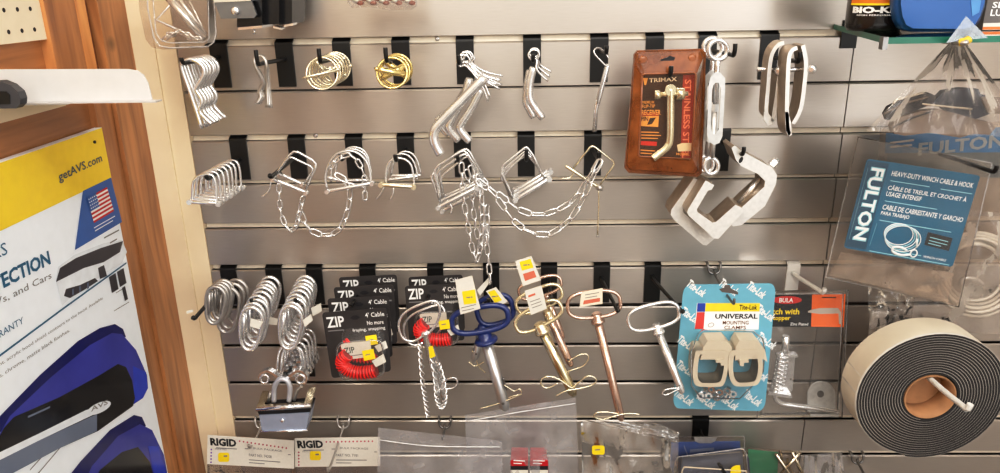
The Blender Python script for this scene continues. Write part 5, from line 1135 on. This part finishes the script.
# ------------------------------------------------------------------ bottom edge
for i, (q, px, lbl, no) in enumerate((([(207.8, 434.8), (294, 440.3), (294.3, 468.5), (207, 463.8)], 250, 'white header card with black lettering, first from the wooden post', '74208'), ([(294.8, 438), (380, 436.8), (380.5, 465.8), (295, 466.8)], 337, 'white header card with black lettering, pierced by a wire hook', '7181'))):
    P = wallpl(.062-.010*i); m = lambda L: quadmap(q, L); g = lambda u, v: m([(u, v)])[0]
    t = thing('header_card_pack', lbl, 'package', P(*g(.5, .2)), 'white header card packs')
    b = MB(); b.prism(P.q(q, 0), P.n*.0008, PAPER)
    ptext(b, P, 'RIGID', g(.035, .36), g(.335, .36), 7.6, INK, .0014, .045); bars(b, P, [g(.10, .43)+g(.34, .43)], GREYINK, .0014, .8)
    DOT = mat('magenta_dot_ink', (180, 60, 90), 0, .6); DOT2 = mat('violet_dot_ink', (110, 60, 170), 0, .6)
    for k in range(13):
        u, v = .37+.045*k, .15+.012*k*(1-i); x, y = g(u, v); b.poly(P.q(ell(x, y, .8, .9, 0, 8), .0014), DOT)
    for k in range(5): x, y = g(.045, .5+.11*k); b.poly(P.q(ell(x, y, .8, .9, 0, 8), .0014), DOT2 if i == 0 else DOT)
    ptext(b, P, 'INDUSTRIES', g(.09, .5), g(.22, .5), 1.8, GREYINK, .0014); ptext(b, P, 'BULK PACKAGE', g(.53, .40), g(.86, .44), 2, GREYINK, .0014)
    ptext(b, P, 'PART NO. '+no, g(.48, .66), g(.74, .68), 2.8, GREYINK, .0014, .01); bars(b, P, [g(.48, .78)+g(.84, .8), g(.48, .88)+g(.66, .89), g(.43, .40)+g(.43, .92), g(.96, .52)+g(.96, .95), g(.43, .40)+g(.47, .40), g(.93, .52)+g(.96, .52)], GREYINK, .0014, .8)
    n_ = b.build('header_card', t)
    c = MB(); x, y = g(.19+.05*i, .74-.12*i); c.prism(P.q(rrect(x-5.5, y-4.5, x+5.5, y+4.5, 2), .0012), P.n*.0004, YEL); bars(c, P, [(x, y-1, x+3.5, y-1.2)], GREYINK, .0018, 1.6); c.build('yellow_sticker', t)
    b = MB(); b.prism(P.q([(q[3][0]+2, q[3][1]-3), (q[2][0]-2, q[2][1]-3), (q[2][0]-5, 520), (q[3][0]+4, 520)], -.010), P.n*.0085, BAG); b.build('clear_bag', t)
def zipbag(label, q, d, zl, m=BAGZ, seed=1, amp=.004, extra=None, cat='bag'):
    P = wallpl(d); t = thing('zip_bag', label, cat, P(*q[0])); sheet(P, q, 0, m, amp, seed, 24, 14).build('clear_film', t)
    b = MB(); 
    for z in zl: b.tube(S(P.q(z, .004), 4), .0010, clear('white_zip', alpha=.9, haze=(246, 246, 246), gl=.4), 6)
    b.build('zip_line', t); return P, t
P, t = zipbag('clear zip bag with white zip line next to the header cards', [(378, 427.5), (502, 441), (504, 540), (376, 540)], .120, [[(380, 440), (430, 446), (500, 447)]], seed=3)
P, t = zipbag('large clear zip bag with red labelled boxes inside', [(465, 415), (576, 397.5), (581, 540), (470, 540)], .105, [[(466, 421.5), (520, 412), (575.5, 403.5)]], seed=8)
b = MB()
for k, (x0, x1, y0) in enumerate(((511, 528, 447.5), (530, 546.5, 447.5), (510.5, 528, 457), (530, 548, 457))):
    bb = MB(); dd = -.004 if k < 2 else .0; bb.prism(P.q(rrect(x0, y0, x1, 520, 1.5), -.03+dd+.02), P.n*.010, mat('red_label', (186, 28, 36), 0, .35, .06)); 
    if k > 1:
        bb.poly(P.q([(x0, 466), (x1, 466), (x1, 470), (x0, 470)], .0004), INK); bb.poly(P.q([(x0, 470), (x1, 470), (x1, 480), (x0, 480)], .0005), PAPER); bars(bb, P, [(x0+3, 460.5, x1-3, 461), (x0+3, 463.3, x1-6, 463.6)], WINK, .0006, 1)
    bb.build('red_box', t)
P = wallpl(.125); t = thing('crinkled_bag', 'crinkled clear bag with yellow sticker under the copper-toned pin', 'bag', P(630, 422))
sheet(P, [(581, 421), (679, 432), (676, 540), (584, 540)], .0, clear('crinkled_bag_film', tint=(246, 244, 242), alpha=.24, haze=(206, 200, 194), rough=.16, bump=.5, scale=34, gl=.8), .014, 11, 30, 20, fr=7, bulge=.012).build('clear_film', t)
b = MB(); b.v = []; sheet(P, [(584, 420), (660, 424), (679, 433), (676, 443)], .012, BAGC, .008, 13, 24, 6, fr=9).build('folded_top', t)
b = MB(); b.prism(P.q(rrect(592, 445.5, 604.5, 454.5, 2), .020), P.n*.0004, YEL); bars(b, P, [(595, 450, 600, 449.5)], GREYINK, .021, 1.2); b.build('yellow_sticker', t)
# blue carded clamshells
hook(701, 9, 'black plate hook carrying the blue-carded clamshells', L=.15, off=.026, tip=.006, hp=.045, w=.030, lean=.012)
NAVC = mat('navy_card', (80, 118, 205), 0, .4, .06); NAV2 = mat('steel_blue_card', (170, 190, 230), 0, .4, .06)
P = wallpl(.075); t = thing('blue_clamshell', 'clear clamshell with navy card, rear of two on its hook', 'package', P(706, 442))
b = MB(); b.prism(P.q([(671, 442), (740, 441), (742, 520), (668, 520)], 0), P.n*.001, NAVC); bars(b, P, [(690, 451, 714, 449), (684, 446, 688, 456)], NAV2, .0016, 3); b.build('blue_card', t)
b = MB(); b.prism(P.q([(666, 437), (744, 436), (746, 520), (662, 520)], -.001), P.n*.008, CLEARD); b.loop(P.q([(666, 437), (744, 436), (746, 520), (662, 520)], .0075), .0009, clear('clear_rim', alpha=.35, gl=.9), 5); b.build('clear_shell', t)
b = MB(); b.prism(P.q([(694, 437), (717, 437), (715, 441), (711, 443), (699, 443), (695, 441)], .0085), P.n*.001, DULL); b.build('hang_tab', t)
P = wallpl(.105); t = thing('blue_clamshell', 'clear clamshell with pale blue card and yellow sticker, nearer of two', 'package', P(710, 456))
b = MB(); b.prism(P.q([(682, 456), (742, 450), (748, 520), (678, 520)], 0), P.n*.001, NAV2); bars(b, P, [(690, 456.5, 740, 452)], WINK, .0016, .8); b.build('blue_card', t)
sh = [(675, 462), (678, 457), (742, 448.5), (746, 452), (752, 520), (672, 520)]
b = MB(); b.prism(P.q(sh, .001), P.n*.018, CLEARD); b.loop(P.q(sh, .0195), .0010, clear('clear_rim'), 5); b.loop(P.q([(682, 471), (684, 467), (746, 471), (750, 520), (680, 520)], .0195), .0014, mat('beige_rim', (196, 184, 164), 0, .4), 6); b.build('clear_shell', t)
b = MB(); b.prism(P.q([(731, 468), (735, 465.5), (740, 465), (741, 473), (730, 474)], .020), P.n*.0005, YEL); b.build('yellow_sticker', t)
P = wallpl(.06); t = thing('green_card_pack', 'clear pack with green card, low beside the blue clamshells', 'package', P(765, 450))
b = MB(); b.prism(P.q([(748, 449), (778, 452), (776, 520), (746, 520)], 0), P.n*.001, mat('green_card', (70, 184, 142), 0, .4, .15, 14)); b.build('green_card', t)
b = MB(); b.prism(P.q([(747, 447), (797, 451), (800, 520), (744, 520)], .001), P.n*.008, CLEARD); b.build('clear_shell', t)
b = MB()
for L in ([(776, 454), (800, 490)], [(792, 452), (806, 480)], [(800, 452), (776, 480)]): b.tube(P.q(L, .014), .0030, mat('pale_brass_steel', (226, 216, 194), 1, .22), 8)
b.build('brass_rods', t)
wire_hook(786, 10, 'wire hook above the green card pack', L=.07, m=mat('brassy_wire', (170, 150, 110), 1, .3))
wire_hook(856, 10, 'wire hook with dark prong under the foam tape roll', L=.14, m=DARKST, drop=.012)
P, t = zipbag('empty clear bag hanging low between wire hooks under the tape roll', [(803, 455), (842, 452), (852, 540), (798, 540)], .05, [], seed=21, amp=.006)
# ------------------------------------------------------------------ light
w = bpy.data.worlds.new('world'); SC.world = w; w.use_nodes = True; nt = w.node_tree
bg = nt.nodes['Background']; tc = nt.nodes.new('ShaderNodeTexCoord'); mp = nt.nodes.new('ShaderNodeMapping'); mp.inputs['Scale'].default_value = (2.6, 2.6, .5)
nz = nt.nodes.new('ShaderNodeTexNoise'); nz.inputs['Scale'].default_value = 1.8; nz.inputs['Detail'].default_value = 3
rm = nt.nodes.new('ShaderNodeValToRGB'); rm.color_ramp.elements[0].position = .36; rm.color_ramp.elements[1].position = .66
rm.color_ramp.elements[0].color = (.05, .042, .036, 1); rm.color_ramp.elements[1].color = (1.5, 1.38, 1.22, 1)
nt.links.new(tc.outputs['Generated'], mp.inputs[0]); nt.links.new(mp.outputs[0], nz.inputs[0]); nt.links.new(nz.outputs[0], rm.inputs[0]); nt.links.new(rm.outputs[0], bg.inputs[0]); bg.inputs[1].default_value = .8
def area(name, loc, tgt, sx, sy, pw, col):
    l = bpy.data.lights.new(name, 'AREA'); l.shape = 'RECTANGLE'; l.size = sx; l.size_y = sy; l.energy = pw; l.color = col
    o = bpy.data.objects.new(name, l); COL.objects.link(o); o.location = loc; o.rotation_euler = (V(tgt)-V(loc)).to_track_quat('-Z', 'Y').to_euler()
area('ceiling_tube_light', (-.35, -1.15, 2.66), (-.25, -.1, 1.4), .5, .5, 19, (1, .93, .84))
area('ceiling_panel_light', (.7, -1.4, 2.66), (.4, 0, 1.3), 1.0, .4, 23, (1, .97, .94))
area('aisle_light', (0, -2.8, 2.4), (0, 0, 1.3), 2.0, .8, 26, (1, .97, .93))
area('added_side_light', (1.45, -1.9, 1.75), (-.2, 0, 1.3), 1.3, 1.5, 22, (.96, .98, 1))  # unseen fill light, added to brighten the right-hand slats and the poster
vs = SC.view_settings; vs.view_transform = 'Standard'; vs.look = 'None'; vs.exposure = -0.08
vs.use_curve_mapping = True; cm = vs.curve_mapping; cv = cm.curves[3]
cv.points.new(.18, .15); cv.points.new(.72, .765); cm.update()
SC.cycles.use_denoising = True; SC.cycles.transparent_max_bounces = 24; SC.cycles.max_bounces = 8
